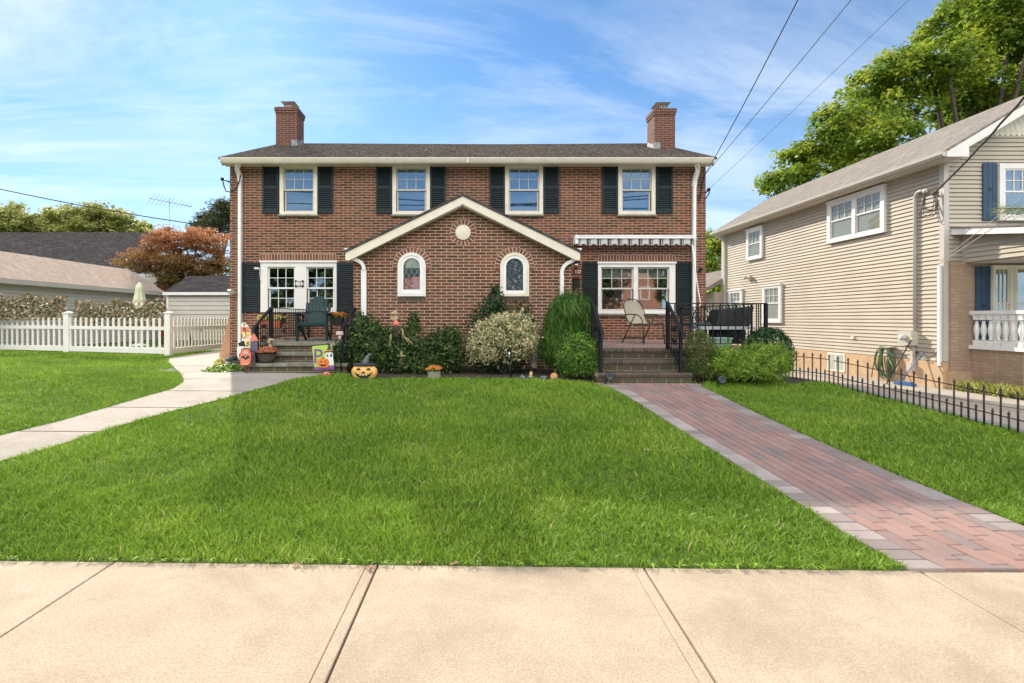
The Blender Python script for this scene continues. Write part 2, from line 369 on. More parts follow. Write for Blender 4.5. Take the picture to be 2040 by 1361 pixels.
def shrub(name, label, base, blobs, lm, n=6000, lsize=.04, asp=.5, cat='shrub', group=None, jit=.7, axis=None, shell=.8, stems=8, inner='twig', lump=.1):
    r = thing(name, base, label, cat, group); P_, D_ = [], []
    w = np.array([b[3]*b[5] + b[4]*b[5] for b in blobs]); w /= w.sum()
    for b, k in zip(blobs, w):
        m = int(n*k); u = unit(m); u[:, 2] = np.where(u[:, 2] < -.75, -u[:, 2], u[:, 2])
        rad = shell + (1-shell)*RNG.random(m); lum = 1 + lump*np.sin(u[:, 0]*9+b[0]*3)*np.sin(u[:, 2]*8+1)*np.cos(u[:, 1]*7) + lump*.8*np.sin(u[:, 0]*23)*np.sin(u[:, 2]*19)
        P_.append(np.array(b[:3]) + u*(rad*lum)[:, None]*np.array(b[3:6])); D_.append(u)
    p = np.concatenate(P_); d = np.concatenate(D_); ok = p[:, 2] > base[2]+.03; p = p[ok]; d = d[ok]
    ax = None
    if axis is not None: ax = np.array(axis)[None, :] + d*.9
    cl = .5+.5*np.sin(p[:, 0]*13)*np.sin(p[:, 2]*15+p[:, 1]*9)
    leaves('foliage', p, d, lsize*(.6+.8*RNG.random(len(p))), asp, lm, r, np.clip(.35*cl+.65*RNG.random(len(p)), 0, 1), ax, jit)
    mb = MB(); B = Vector(base)
    for i in range(stems):
        b = random.choice(blobs); e = Vector(b[:3]) + Vector([random.uniform(-.7, .7)*b[3+k] for k in range(3)])
        s0 = B + Vector((random.uniform(-.12, .12), random.uniform(-.1, .1), -.02)); mb.tube([s0, s0.lerp(e, .5)+Vector((0, 0, .05)), e], [.014, .01, .004], 5)
    mb.build('stem', M['bark'], r, recalc=False)
    return r
M['lf_maple'] = leaf_mat('maple_leaves', [(0, (.08,.15,.022)), (.4, (.20,.31,.032)), (.75, (.39,.46,.05)), (1, (.64,.6,.09))], .52)
M['lf_far'] = leaf_mat('pale_leaves', [(0, (.18,.21,.06)), (.5, (.40,.43,.12)), (1, (.66,.6,.24))], .55)
M['lf_dark'] = leaf_mat('conifer_leaves', [(0, (.05,.07,.03)), (.6, (.10,.13,.05)), (1, (.26,.22,.08))], .2)
M['lf_red'] = leaf_mat('red_maple_leaves', [(0, (.14,.12,.03)), (.35, (.22,.16,.04)), (.6, (.36,.17,.07)), (.85, (.55,.22,.10)), (1, (.62,.36,.16))], .5)
M['lf_rose'] = leaf_mat('rose_leaves', [(0, (.02,.04,.014)), (.5, (.05,.10,.025)), (.85, (.11,.18,.04)), (.95, (.25,.30,.06)), (1, (.20,.10,.06))], .25)
M['lf_euo'] = leaf_mat('variegated_leaves', [(0, (.05,.10,.025)), (.28, (.12,.18,.06)), (.36, (.58,.52,.28)), (.75, (.72,.65,.38)), (1, (.85,.78,.5))], .25)
M['lf_deep'] = leaf_mat('deep_green_leaves', [(0, (.01,.035,.010)), (.6, (.025,.075,.02)), (1, (.07,.15,.04))], .22)
M['lf_yew'] = leaf_mat('needle_leaves', [(0, (.02,.07,.010)), (.5, (.06,.16,.02)), (1, (.18,.32,.045))], .28)
M['lf_box'] = leaf_mat('box_leaves', [(0, (.035,.10,.016)), (.55, (.12,.26,.035)), (.85, (.28,.44,.06)), (1, (.6,.66,.12))], .28)
M['lf_boxb'] = leaf_mat('box_leaves_brown', [(0, (.04,.08,.018)), (.55, (.10,.18,.035)), (.75, (.17,.16,.05)), (1, (.30,.19,.09))], .25)
M['lf_gold'] = leaf_mat('golden_leaves', [(0, (.06,.13,.014)), (.4, (.17,.30,.03)), (1, (.42,.55,.07))], .3)
M['lf_holly'] = leaf_mat('holly_leaves', [(0, (.012,.04,.012)), (.6, (.03,.085,.02)), (.93, (.07,.15,.04)), (1, (.4,.4,.35))], .15, .3)
M['lf_lily'] = leaf_mat('lily_leaves', [(0, (.12,.17,.03)), (.5, (.32,.34,.07)), (1, (.6,.55,.2))], .35)
M['lf_ivy'] = leaf_mat('fake_ivy_leaves', [(0, (.07,.08,.03)), (.3, (.16,.15,.08)), (.55, (.36,.22,.11)), (.8, (.42,.38,.25)), (1, (.75,.72,.62))], .25)
M['mum_o'] = leaf_mat('orange_petals', [(0, (.35,.08,.02)), (.5, (.6,.17,.025)), (1, (.8,.38,.08))], .2)
M['mum_r'] = leaf_mat('rust_petals', [(0, (.25,.06,.03)), (.5, (.48,.15,.06)), (1, (.68,.33,.15))], .2)
M['mum_y'] = leaf_mat('yellow_petals', [(0, (.45,.33,.04)), (.5, (.72,.6,.12)), (1, (.85,.8,.4))], .2)

# ---- ground, pavings ---------------------------------------------------------------------
def sheet(name, xs, ys, zf, m):
    vs = [(x, y, zf(x, y)) for y in ys for x in xs]; nx = len(xs)
    mb = MB(); mb.add(vs, [(j*nx+i, j*nx+i+1, (j+1)*nx+i+1, (j+1)*nx+i) for j in range(len(ys)-1) for i in range(nx-1)])
    return tag(mb.build(name, m, recalc=False), kind='structure')
def gz(x, y): return float(g(x, y))
xs = [-400, -150, -60, -30, -20, -15] + list(np.arange(-13, 5.6, .5)) + list(np.arange(5.6, 7.4, .06)) + [8, 10, 14, 20, 40, 100, 400]
ys = [-400, -100, -30, -6, 0, 2.0, 2.9, 3.2] + list(np.arange(3.5, 8.2, .3)) + [8.4, 9, 10, 12, 14, 18, 25, 40, 80, 200, 900]
sheet('ground', xs, ys, lambda x, y: gz(x, y) - .05 - (.25 if y < 3.15 else 0), M['ground'])
# sidewalk slabs (slightly turned against the house)
def edge(x): return 3.13 - .0215*x
mb = MB(); js = [XX(p, 3.18) for p in (-300, 228, 755, 1275, 1800, 2330, 2860)]; js = [js[0]-3.5, js[0]-1.75] + js
for i in range(len(js)-1):
    a, b = js[i], js[i+1]
    def q(x, y, z): return (x + (3.1-y)*(-.035 + .012*x*0), y, z)
    segs = [(a+.004, b-.075), (b-.073, b-.008)] if i in (3, 4) else [(a+.005, b-.006)]
    for s0, s1 in segs:
        n = 1
        poly = [(s0, edge(s0)), (s1, edge(s1)), (s1, -2.0), (s0, -2.0)]
        mb.prism([q(x, y, 0)[:2] for x, y in poly], 'z', -.11, 0.0)
tag(mb.build('sidewalk', M['sidewalk'], bevel=.006), kind='structure')
sheet('road', [-60, 60], [-12, -2.6], lambda x, y: -.16, M['drive'])
# left concrete walk
LW_low = [(690, 745), (640, 749), (560, 764), (440, 797), (330, 824), (230, 852), (100, 894), (0, 921), (-150, 972)]
LW_up = [(-150, 902), (0, 870), (130, 838), (250, 803), (345, 776), (366, 762), (360, 746), (335, 722), (338, 714), (452, 697), (470, 741), (490, 742), (690, 742)]
lw = [G(*p) for p in LW_low + LW_up]
mb = MB(); xs_ = [p[0] for p in lw]; 
def inpoly(X, Y, poly):
    r = np.zeros(len(X), bool); n = len(poly)
    for i in range(n):
        (x1, y1), (x2, y2) = poly[i], poly[(i+1) % n]
        c = ((y1 > Y) != (y2 > Y)) & (X < (x2-x1)*(Y-y1)/(y2-y1+1e-12)+x1); r ^= c
    return r
import bmesh
def polysheet(name, poly, m, lift, cuts=(), thick=.05):
    bm = bmesh.new(); vs = [bm.verts.new((x, y, 0)) for x, y in poly]; bm.faces.new(vs)
    for yy in np.arange(3.2, 14, .4):
        bmesh.ops.bisect_plane(bm, geom=bm.verts[:]+bm.edges[:]+bm.faces[:], plane_co=(0, yy, 0), plane_no=(0, 1, 0))
    bmesh.ops.triangulate(bm, faces=bm.faces[:])
    for v in bm.verts: v.co.z = gz(v.co.x, v.co.y) + lift
    bmesh.ops.recalc_face_normals(bm, faces=bm.faces[:])
    if bm.faces[0].normal.z < 0: bmesh.ops.reverse_faces(bm, faces=bm.faces[:])
    me = bpy.data.meshes.new(name); bm.to_mesh(me); bm.free(); me.materials.append(m); uvs(me, (0,0,0))
    o = bpy.data.objects.new(name, me); COL.objects.link(o); return tag(o, kind='structure')
polysheet('concrete_walk', lw, M['walk'], .012)
# joints scored across the walk
mb = MB()
for a, b in (((38, 861), (196, 862)), ((216, 813), (366, 814)), ((330, 780), (496, 781)), ((363, 757), (484, 744)), ((342, 730), (452, 730))):
    pa, pb = G(*a), G(*b); mb.beam((*pa, gz(*pa)+.0105), (*pb, gz(*pb)+.0105), .014, .008)
tag(mb.build('walk_joint', mat('joint_dark', (.05,.04,.03), .95)), kind='structure')
# paver path
PL = [(7.92, 2.02), (7.7, 2.18), (7.3, 2.30), (6.5, 2.40), (5.5, 2.50), (4.5, 2.62), (3.6, 2.72), (3.02, 2.80)]
PR = [(7.92, 3.80), (7.7, 3.72), (7.3, 3.74), (6.5, 3.77), (5.5, 3.84), (4.5, 3.96), (3.6, 4.13), (3.02, 4.30)]
def ip(T, y): return float(np.interp(-y, [-a for a, _ in T], [b for _, b in T]))
rn = []; mb = MB()
def paver(y0, y1, t0, t1, v, full=None):
    c = []; gp = .0045
    for y, t in ((y0+gp, 0), (y0+gp, 1), (y1-gp, 1), (y1-gp, 0)):
        a, b = ip(PL, y), ip(PR, y); w = b - a
        x = a + w*t1 - gp if t else a + w*t0 + gp
        c.append((x, y))
    dz = random.uniform(-.0015, .0015)
    top = [(x, y, gz(x, y)+.016+dz) for x, y in c]; cx = sum(p[0] for p in c)/4; cy = sum(p[1] for p in c)/4
    ins = [(x+(cx-x)/abs(cx-x+1e-9)*.004, y+(cy-y)/abs(cy-y+1e-9)*.004, z) for x, y, z in top]
    low = [(x, y, z-.004) for x, y, z in top]; bot = [(x, y, z-.03) for x, y, z in top]
    vs = ins + low + bot
    mb.add(vs, [(0,1,2,3)] + [(4+i, 4+(i+1) % 4, (i+1) % 4, i) for i in range(4)] + [(8+i, 8+(i+1) % 4, 4+(i+1) % 4, 4+i) for i in range(4)]); rn.extend([v]*9)
y = 3.06; bl = .125; nb = 12
while y < 7.9:
    y2 = min(y+.118, 7.92); ed = .155
    paver(y, y2, 0, ed, random.choice([.72, .8, .85, .9, .95, .97])); paver(y, y2, 1-ed, 1, random.choice([.6, .68, .74, .8, .86])); y = y2
for k in range(9):
    t0 = .155 + k*.69/9; t1 = .155+(k+1)*.69/9; y = 3.06 - [0, .12, .06, .18][k % 4]
    while y < 7.9:
        a, b = max(y, 3.06), min(y+.235, 7.92)
        if b-a > .02: paver(a, b, t0, t1, random.choice([0, .1, .2, .3, .42, .5, .58, .68]))
        y += .235
tag(mb.build('brick_path', M['paver'], recalc=False, rnd=rn), kind='structure')
polysheet('path_bed', [(2.0, 7.92)] + [(b, a) for a, b in PL] + [(b, a) for a, b in reversed(PR)], M['soil'], -.006)
# planting bed in front of the gable and right porch
bed = [G(*p) for p in ((484, 741), (690, 743), (700, 752), (760, 756), (900, 754), (1060, 757), (1200, 764))] + [(2.1, 8.6), (2.1, 9.99), (-2.3, 9.99), (-2.3, 8.95), (-3.3, 8.88)]
bed = bed[1:-1]
polysheet('garden_bed', bed, M['soil'], .02)
bed2 = [(3.8, 7.95)] + [G(*p) for p in ((1402, 766), (1440, 764), (1500, 766), (1568, 768))] + [(5.95, 8.2), (5.9, 12.0), (5.2, 12.0), (5.2, 8.6), (3.6, 8.6)]
polysheet('garden_bed', bed2, M['soil'], .02)
bed3 = [G(*p) for p in ((452, 716), (452, 726), (486, 741))] + [(-4.12, 9.0), (-4.12, 11.99), (-5.9, 11.99)]
polysheet('garden_bed', bed3, M['soil'], .02)
# driveway + retaining curb beside it
mb = MB(); yy = list(np.arange(3.3, 12.4, .35)) + [16, 24]
for a, b in zip(yy[:-1], yy[1:]):
    for (y0, y1) in ((a, b),):
        x0, x1 = drop_x(y0)-.13, drop_x(y1)-.13
        vs = []
        for x, y in ((x0, y0), (x0+.14, y0), (x1+.14, y1-.006), (x1, y1-.006)):
            vs.append((x, y, gz(x0, y)+.015))
        vs += [(v[0], v[1], -.1) for v in vs]
        mb.add(vs, [(0,1,2,3),(4,7,6,5),(0,4,5,1),(1,5,6,2),(2,6,7,3),(3,7,4,0)])
tag(mb.build('curb', M['curb']), kind='structure')
sheet('driveway', [5.2, 7, 9, 10.0], [3.3, 6, 9, 12, 26], lambda x, y: -.045 - .0*(y), M['drive'])
for o in [COL.objects['driveway']]:
    for v in o.data.vertices:
        if abs(v.co.x-5.2) < .01: v.co.x = drop_x(v.co.y)+.012
sheet('house_apron', [10.004, 11.1], [3.3, 26], lambda x, y: -.036, M['walk'])

# ---- grass ----------------------------------------------------------------------------------
def grass():
    P_ = []
    for (y0, y1, den) in ((2.98, 4.3, 11000), (4.3, 6, 7000), (6, 8.9, 4200), (8.9, 14.5, 1900)):
        xa, xb = -1.03*y1-1.0, 1.18*y1+.8; n = int((y1-y0)*(xb-xa)*den)
        P_.append(np.stack([RNG.uniform(xa, xb, n), RNG.uniform(y0, y1, n)], 1))
    p = np.concatenate(P_); X, Y = p[:, 0], p[:, 1]
    ok = (Y > edge(X)+.012 + .012*np.sin(X*21)) & (X < drop_x(Y)-.16)
    
    ok &= ~((X > -5.95) & (X < 6.3) & (Y > 8.95))
    ok &= ~inpoly(X, Y, lw)
    pl = np.interp(-Y, [-a for a, _ in PL], [b for _, b in PL]); pr = np.interp(-Y, [-a for a, _ in PR], [b for _, b in PR])
    jx = .012*np.sin(Y*37)
    ok &= ~((X > pl-.004+jx) & (X < pr+.004+jx) & (Y < 7.95))
    for b in (bed, bed2, bed3): ok &= ~inpoly(X, Y, b)
    ok &= ~((X > -4.15) & (X < -2.2) & (Y > 8.85)); ok &= ~((X > 2.05) & (X < 3.65) & (Y > 7.88))
    X, Y = X[ok], Y[ok]; n = len(X)
    patch = .5+.5*np.sin(X*2.1+np.sin(Y*1.7)*2)*np.cos(Y*2.6+X*.9); fine = .5+.5*np.sin(X*11+Y*5)*np.sin(Y*13-X*7)
    tuft = np.sin(X*31+np.sin(Y*17)*3)*np.sin(Y*27+np.sin(X*19)*3)
    h = (.030 + .022*patch + .016*fine + .022*np.clip(tuft, 0, 1))*(.55+.9*RNG.random(n)); coarse = (RNG.random(n) < .13 + .25*(tuft > .5))
    w = np.where(coarse, .0085, .0046)*(.7+.6*RNG.random(n))*(1+.06*np.maximum(Y-4, 0))
    h = np.where(coarse, h*1.1, h)*.76
    a = RNG.uniform(0, 2*np.pi, n) + patch*2; lean = (.35+.9*RNG.random(n))*h
    lx, ly = np.cos(a)*lean, np.sin(a)*lean
    b = RNG.uniform(0, 2*np.pi, n); wx, wy = np.cos(b)*w/2, np.sin(b)*w/2
    Z = g(X, Y) - .004
    def V(fx, fh, fw): return np.stack([X+lx*fx+wx*fw, Y+ly*fx+wy*fw, Z+h*fh], 1)
    v = np.stack([V(0, 0, -1), V(0, 0, 1), V(.35, .6, -.85), V(.35, .6, .85), V(1, .95, 0)], 1).reshape(-1, 3)
    me = bpy.data.meshes.new('grass'); me.vertices.add(n*5); me.vertices.foreach_set('co', v.astype('f').ravel())
    base = (np.arange(n)*5)[:, None]; li = np.concatenate([base+np.array([0, 1, 3, 2]), base+np.array([2, 3, 4])], 1).ravel()
    me.loops.add(n*7); me.loops.foreach_set('vertex_index', li.astype('i'))
    ls = (np.arange(n)*7)[:, None] + np.array([0, 4]); me.polygons.add(n*2)
    me.polygons.foreach_set('loop_start', ls.ravel().astype('i')); me.polygons.foreach_set('loop_total', np.tile([4, 3], n).astype('i'))
    me.materials.append(M['grass']); me.update(calc_edges=True)
    big = .5+.5*np.sin(X*1.3+1)*np.sin(Y*1.9+X*.4); spot_ = (np.sin(X*3.3+Y*1.1+np.sin(Y*2.2)*2)*np.sin(Y*3.9-X*1.3) > .72)
    r = np.clip(.12+.28*patch+.15*big+.5*RNG.random(n)**1.2 - .1, 0, .955); r = np.where(spot_, np.clip(r+.14, 0, .955), r); r = np.where(RNG.random(n) < .014+.03*spot_, 1.0, r)
    at = me.attributes.new('rnd', 'FLOAT', 'FACE'); at.data.foreach_set('value', np.repeat(r, 2).astype('f'))
    o = bpy.data.objects.new('grass', me); COL.objects.link(o)
    tag(o, 'short green lawn grass covering the front yards', 'grass', kind='stuff')
    print('blades', n)
grass()
# turf base under the blades so that the soil reads green
lp = sheet('lawn_soil', xs[:3] + list(np.arange(-14, 5.7, .6)), [3.2-.1] + list(np.arange(3.4, 9, .4)) + [10, 12, 16, 30], lambda x, y: gz(min(x, 5.5), y)-.006, M['turf'])
for v in lp.data.vertices:
    if v.co.y < 3.15: v.co.y = edge(v.co.x)+.002
    if v.co.x > 5.5: v.co.x = drop_x(v.co.y)-.135; v.co.z = gz(v.co.x-.01, v.co.y)-.006
# tar seam across the drive
mb = MB(); a = Vector((8.6, 9.8, -.044)); b = Vector((7.55, 6.4, -.044))
P_ = [a.lerp(b, k/9)+Vector((.03*math.sin(k*2.3), 0, 0)) for k in range(10)]
for k in range(9):
    w0, w1 = .03+.012*k, .03+.012*(k+1); mb.add([P_[k]+Vector((-w0, 0, .004)), P_[k]+Vector((w0, 0, .004)), P_[k+1]+Vector((w1, 0, .004)), P_[k+1]+Vector((-w1, 0, .004))], [(0, 3, 2, 1)])
tag(mb.build('driveway_seam', mat('tar', (.02,.02,.022), .7), recalc=False), kind='structure')
# weeds rooted in the sidewalk joints and ragged tufts spilling over the lawn edge
def tufts():
    pts, ax = [], []
    for j in []:
        for k in range(3):
            x = j; y = edge(j) - RNG.random()*.16; n = 16
            pts.append(np.stack([x+RNG.normal(0, .012, n)+(3.1-y)*(-.035+.0), np.full(n, y)+RNG.normal(0, .03, n), .012*RNG.random(n)], 1))
    for k in range(80):
        x = RNG.uniform(-3.6, 3.0); n = int(RNG.integers(5, 14)); c = edge(x)
        if 2.7 < x < 4.4: continue
        pts.append(np.stack([x+RNG.normal(0, .015, n), c-.004+RNG.normal(0, .008, n), .01+.02*RNG.random(n)], 1))
    p = np.concatenate(pts); n = len(p); d = np.stack([RNG.normal(0, .6, n), -.4-.4*RNG.random(n), .6*RNG.random(n)], 1)
    o = leaves('weeds', p, RNG.normal(0, .4, (n, 3))+np.array([0, 0, 1]), .04+.035*RNG.random(n), .10, M['grass'], None, np.clip(RNG.random(n)*.9, 0, 1), d, .2)
    tag(o, 'stray grass tufts spilling over the sidewalk edge', 'grass', kind='stuff')
tufts()
# ================= BRICK HOUSE ============================================================
YM = 12.0; YG = 10.0
def fx(px, Y=YM): return XX(px, Y)
def fz_(py, Y=YM): return ZZ(py, Y)
HX0, HX1 = XX(458, YM), XX(1406, YM)
house = thing('brick_house', (0, YM, .5), 'two storey red brick duplex with two chimneys and gabled front wing', 'house')
def wall_front(x0, x1, z0, z1, y, holes, th, name, m, parent):
    xs_ = sorted(set([x0, x1] + [h[0] for h in holes] + [h[1] for h in holes])); zs = sorted(set([z0, z1] + [h[2] for h in holes] + [h[3] for h in holes]))
    mb = MB()
    for i in range(len(xs_)-1):
        for j in range(len(zs)-1):
            a, b, c, d = xs_[i], xs_[i+1], zs[j], zs[j+1]; mx, mz = (a+b)/2, (c+d)/2
            if any(h[0] < mx < h[1] and h[2] < mz < h[3] for h in holes): continue
            mb.add([(a, y, c), (b, y, c), (b, y, d), (a, y, d)], [(0, 1, 2, 3)])
    for h in holes:
        a, b, c, d = h; mb.add([(a, y, c), (b, y, c), (b, y, d), (a, y, d), (a, y+th, c), (b, y+th, c), (b, y+th, d), (a, y+th, d)], [(0, 4, 5, 1), (1, 5, 6, 2), (2, 6, 7, 3), (3, 7, 4, 0)])
    return mb
# window builder in a local frame: u across, w up, d outward
def front(y): return lambda u, d, w: (u, y + d, w)
def leftface(x): return lambda u, d, w: (x + d, u, w)
def sash(mb, u0, u1, w0, w1, d, nx, nz, fr=.035, mt=.014, m=0):
    o = [(u0, w0), (u1, w0), (u1, w1), (u0, w1)]; i = [(u0+fr, w0+fr), (u1-fr, w0+fr), (u1-fr, w1-fr), (u0+fr, w1-fr)]
    mb.ring(o, i, 'y', d, d+.03, m)
    for k in range(1, nx): u = u0+fr+(u1-u0-2*fr)*k/nx; mb.box(u-mt/2, u+mt/2, d+.004, d+.022, w0+fr, w1-fr, m)
    for k in range(1, nz): w = w0+fr+(w1-w0-2*fr)*k/nz; mb.box(u0+fr, u1-fr, d+.006, d+.020, w-mt/2, w+mt/2, m)
def window(parent, T, u0, u1, w0, w1, units, casing=.085, mc='cream', ms='sashgrey', mg='glass', upper=(3, 2), lower=(1, 1), backing='curtain', inset=.05, proud=.03, sill=True, split=.52, blind=None, deep=.1, head=None, surf=False):
    """units: list of (u0,u1) sash openings inside the casing u0..u1,w0..w1"""
    mb = MB(T); head = head or casing
    # casing boards
    mb.box(u0, u1, -proud, inset*.6, w1-head, w1); mb.box(u0, u1, -proud-.006, inset*.6, w0, w0+casing*.9)
    cuts = [u0] + [e for q in units for e in q] + [u1]
    for k in range(0, len(cuts), 2):
        if cuts[k+1]-cuts[k] > .004: mb.box(cuts[k], cuts[k+1], -proud+.002, inset*.6, w0+casing*.9, w1-head)
    if head > casing: mb.box(u0-.02, u1+.02, -proud-.03, 0.0, w1-.035, w1+.01)
    win = mb.build('window', M[mc], parent)
    a, b = w0+casing*.9, w1-head
    if surf: sd, ld, pd, pd2, d0, mk = -.075, -.062, -.052, -.050, -.045, -.042
    else: sd = inset*.35; ld, pd, pd2, d0 = sd+.032, sd+.014, sd+.046, sd+.07; mk = d0+deep
    for (p, q) in units:
        m2 = MB(T); mid = a+(b-a)*split
        sash(m2, p, q, mid-.02, b, sd, *upper); sash(m2, p+.012, q-.012, a, mid+.02, ld, *lower)
        m2.build('sash', M[ms], win)
        m3 = MB(T); m3.box(p+.02, q-.02, pd, pd+.002, mid, b-.02); m3.box(p+.03, q-.03, pd2, pd2+.002, a+.02, mid-.002); m3.build('pane', M[mg], win)
        if backing == 'curtain':
            n = 40; m4 = MB(T); vs = []
            for k in range(n+1):
                u = p+.01+(q-p-.02)*k/n; dd = d0+.018+.010*math.sin(k*1.3)+.006*math.sin(k*2.9)
                vs += [(u, dd, a+.03), (u, dd, b)]
            m4.add(vs, [(2*k, 2*k+2, 2*k+3, 2*k+1) for k in range(n)], 0, True); m4.build('curtain', M['curtain'], win, recalc=False)
        m5 = MB(T); m5.box(p-.02, q+.02, mk, mk+.004, a-.02, b+.02)
        if not surf: m5.box(p-.03, p-.02, d0-.02, mk+.02, a, b); m5.box(q+.02, q+.03, d0-.02, mk+.02, a, b); m5.box(p-.03, q+.03, d0-.02, mk, b+.02, b+.03); m5.box(p-.03, q+.03, d0-.02, mk, a-.03, a-.02)
        m5.build('interior', M['dark'], win)
        if blind:
            m6 = MB(T); bt = b-(b-a)*blind
            if blind > .6:
                k = a+.02
                while k < b-.03: m6.box(p+.02, q-.02, d0-.001, d0+.002, k, k+.034); k += .042
            else:
                m6.box(p+.015, q-.015, d0+.001, d0+.004, bt, b); m6.box(p+.015, q-.015, d0-.004, d0+.006, bt-.025, bt)
            m6.build('blind', M['blind'], win)
    if sill:
        m7 = MB(T); m7.box(u0-.03, u1+.03, -proud-.03, .01, w0-.045, w0-.002); m7.build('sill', M['slab'], win)
    return win
def shutter(parent, T, u0, u1, w0, w1, m, name='shutter', mid=.52, n=26):
    mb = MB(T); d = -.04; st = .045; rl = .07
    mb.box(u0, u0+st, d, -.004, w0, w1); mb.box(u1-st, u1, d, -.004, w0, w1)
    zs = [(w0, w0+rl*1.3), (w0+(w1-w0)*mid-rl/2, w0+(w1-w0)*mid+rl/2), (w1-rl, w1)]
    for a, b in zs: mb.box(u0+st, u1-st, d+.002, -.006, a, b)
    mb.box(u0+st, u1-st, -.008, -.005, w0+rl, w1-rl)
    for a, b in ((zs[0][1], zs[1][0]), (zs[1][1], zs[2][0])):
        k = max(4, int(n*(b-a)/(w1-w0))); p = (b-a)/k
        for i in range(k):
            z = a+p*(i+.5); h = p*.42; mb.add([(u0+st, d+.004, z-h), (u1-st, d+.004, z-h), (u1-st, -.012, z+h), (u0+st, -.012, z+h), (u0+st, d+.011, z-h-.004), (u1-st, d+.011, z-h-.004)], [(0, 1, 2, 3), (0, 4, 5, 1)])
    return mb.build(name, M[m], parent, recalc=False)

up_w = [(557.8, 632.6), (782, 856.8), (1006, 1081.6), (1231, 1305)]
up_s = [(524, 556), (633.4, 664), (749.5, 781), (857.3, 888), (975.3, 1005.6), (1082, 1113.5), (1199, 1230), (1306.5, 1339)]
lowL = (520, 671, 520.5, 622); lowR = (1191, 1344.6, 522.8, 625)
holes = [(fx(a)+.03, fx(b)-.03, fz_(427), fz_(329)) for a, b in up_w] + [(fx(l[0])+.03, fx(l[1])-.03, fz_(l[3])+.02, fz_(l[2])-.02) for l in (lowL, lowR)]
ZT = fz_(322); YB = 19.6
mb = wall_front(HX0, HX1, .2, ZT, YM, holes, .12, 'wall', None, house)
mb.add([(HX0, YM, .2), (HX0, YB, .2), (HX0, YB, ZT), (HX0, YM, ZT)], [(0, 1, 2, 3)]); mb.add([(HX1, YM, .2), (HX1, YB, .2), (HX1, YB, ZT), (HX1, YM, ZT)], [(3, 2, 1, 0)])
mb.add([(HX0, YB, .2), (HX1, YB, .2), (HX1, YB, ZT), (HX0, YB, ZT)], [(3, 2, 1, 0)])
RY0, RZ0, RY1, RZ1 = 11.72, ZZ(313, 11.72), 15.6, ZZ(285.5, 15.6)
for x in (HX0, HX1): mb.add([(x, YM, ZT), (x, YB, ZT), (x, RY1, RZ1-.12)], [(0, 1, 2)])
mb.build('wall', M['brick'], house, recalc=False)
# roof (two slopes with thickness)
mb = MB(); e = .14
RYb = 2*RY1-RY0
sag = [(HX0-e, 0), (-4, -.005), (-1.5, -.02), (1, -.03), (3, -.02), (5, -.005), (HX1+e, 0)]
for (xa, da), (xb, db) in zip(sag[:-1], sag[1:]):
    for (ya, za, yb, zb) in ((RY0, RZ0, RY1, RZ1), (RYb, RZ0, RY1, RZ1)):
        mb.add([(xa, ya, za), (xb, ya, za), (xb, yb, zb+db), (xa, yb, zb+da), (xa, ya, za-.06), (xb, ya, za-.06), (xb, yb, zb+db-.06), (xa, yb, zb+da-.06)], [(0,1,2,3),(4,7,6,5),(0,4,5,1),(3,2,6,7)] + ([(0,3,7,4)] if xa == HX0-e else []) + ([(1,5,6,2)] if xb == HX1+e else []))
roof = mb.build('roof', M['roof'], house)
# fascia + soffit, gutter
gx0, gx1 = XX(440, 11.66), XX(1422, 11.66)
mb = MB(); mb.box(HX0-.08, HX1+.08, 11.74, 11.766, ZZ(326, 11.74), RZ0-.065); mb.box(HX0-.08, HX1+.08, 11.766, 11.998, ZZ(326, 11.75), ZZ(326, 11.75)+.02)
mb.box(HX0-.02, HX1+.02, 11.955, 11.996, fz_(328.5), ZZ(326, 11.75)-.002)
for x0, s in ((HX0-.1, 1), (HX1+.075, 1)):       # rake boards on the gable ends
    mb.prism([(RY0+.05, RZ0-.2), (RY1, RZ1-.2), (RYb-.05, RZ0-.2), (RYb-.05, RZ0-.062), (RY1, RZ1-.062), (RY0+.05, RZ0-.062)], 'x', x0, x0+.025)
mb.build('fascia', M['cream'], house)
mb = MB(); gz0, gz1 = ZZ(324.5, 11.62), ZZ(314, 11.62); xs_g = [gx0, XX(932, 11.62)-.005, XX(932, 11.62)+.005, gx1]
prof = [(11.735, gz0), (11.66, gz0), (11.635, gz0+.03), (11.62, gz0+.06), (11.60, gz1-.02), (11.60, gz1), (11.615, gz1), (11.65, gz0+.05), (11.72, gz0+.03), (11.735, gz1-.01)]
mb.prism(prof, 'x', gx0, gx1); mb.box(-.04-.02, -.02, 11.596, 11.73, gz0-.003, gz1+.003)
mb.prism([(p[0], p[1]) for p in [(11.735, gz0), (11.66, gz0), (11.60, gz1-.02), (11.60, gz1), (11.735, gz1)]], 'x', gx0-.004, gx0+.01); mb.prism([(11.735, gz0), (11.66, gz0), (11.60, gz1-.02), (11.60, gz1), (11.735, gz1)], 'x', gx1-.01, gx1+.004)
mb.build('gutter', M['cream'], house, recalc=True)
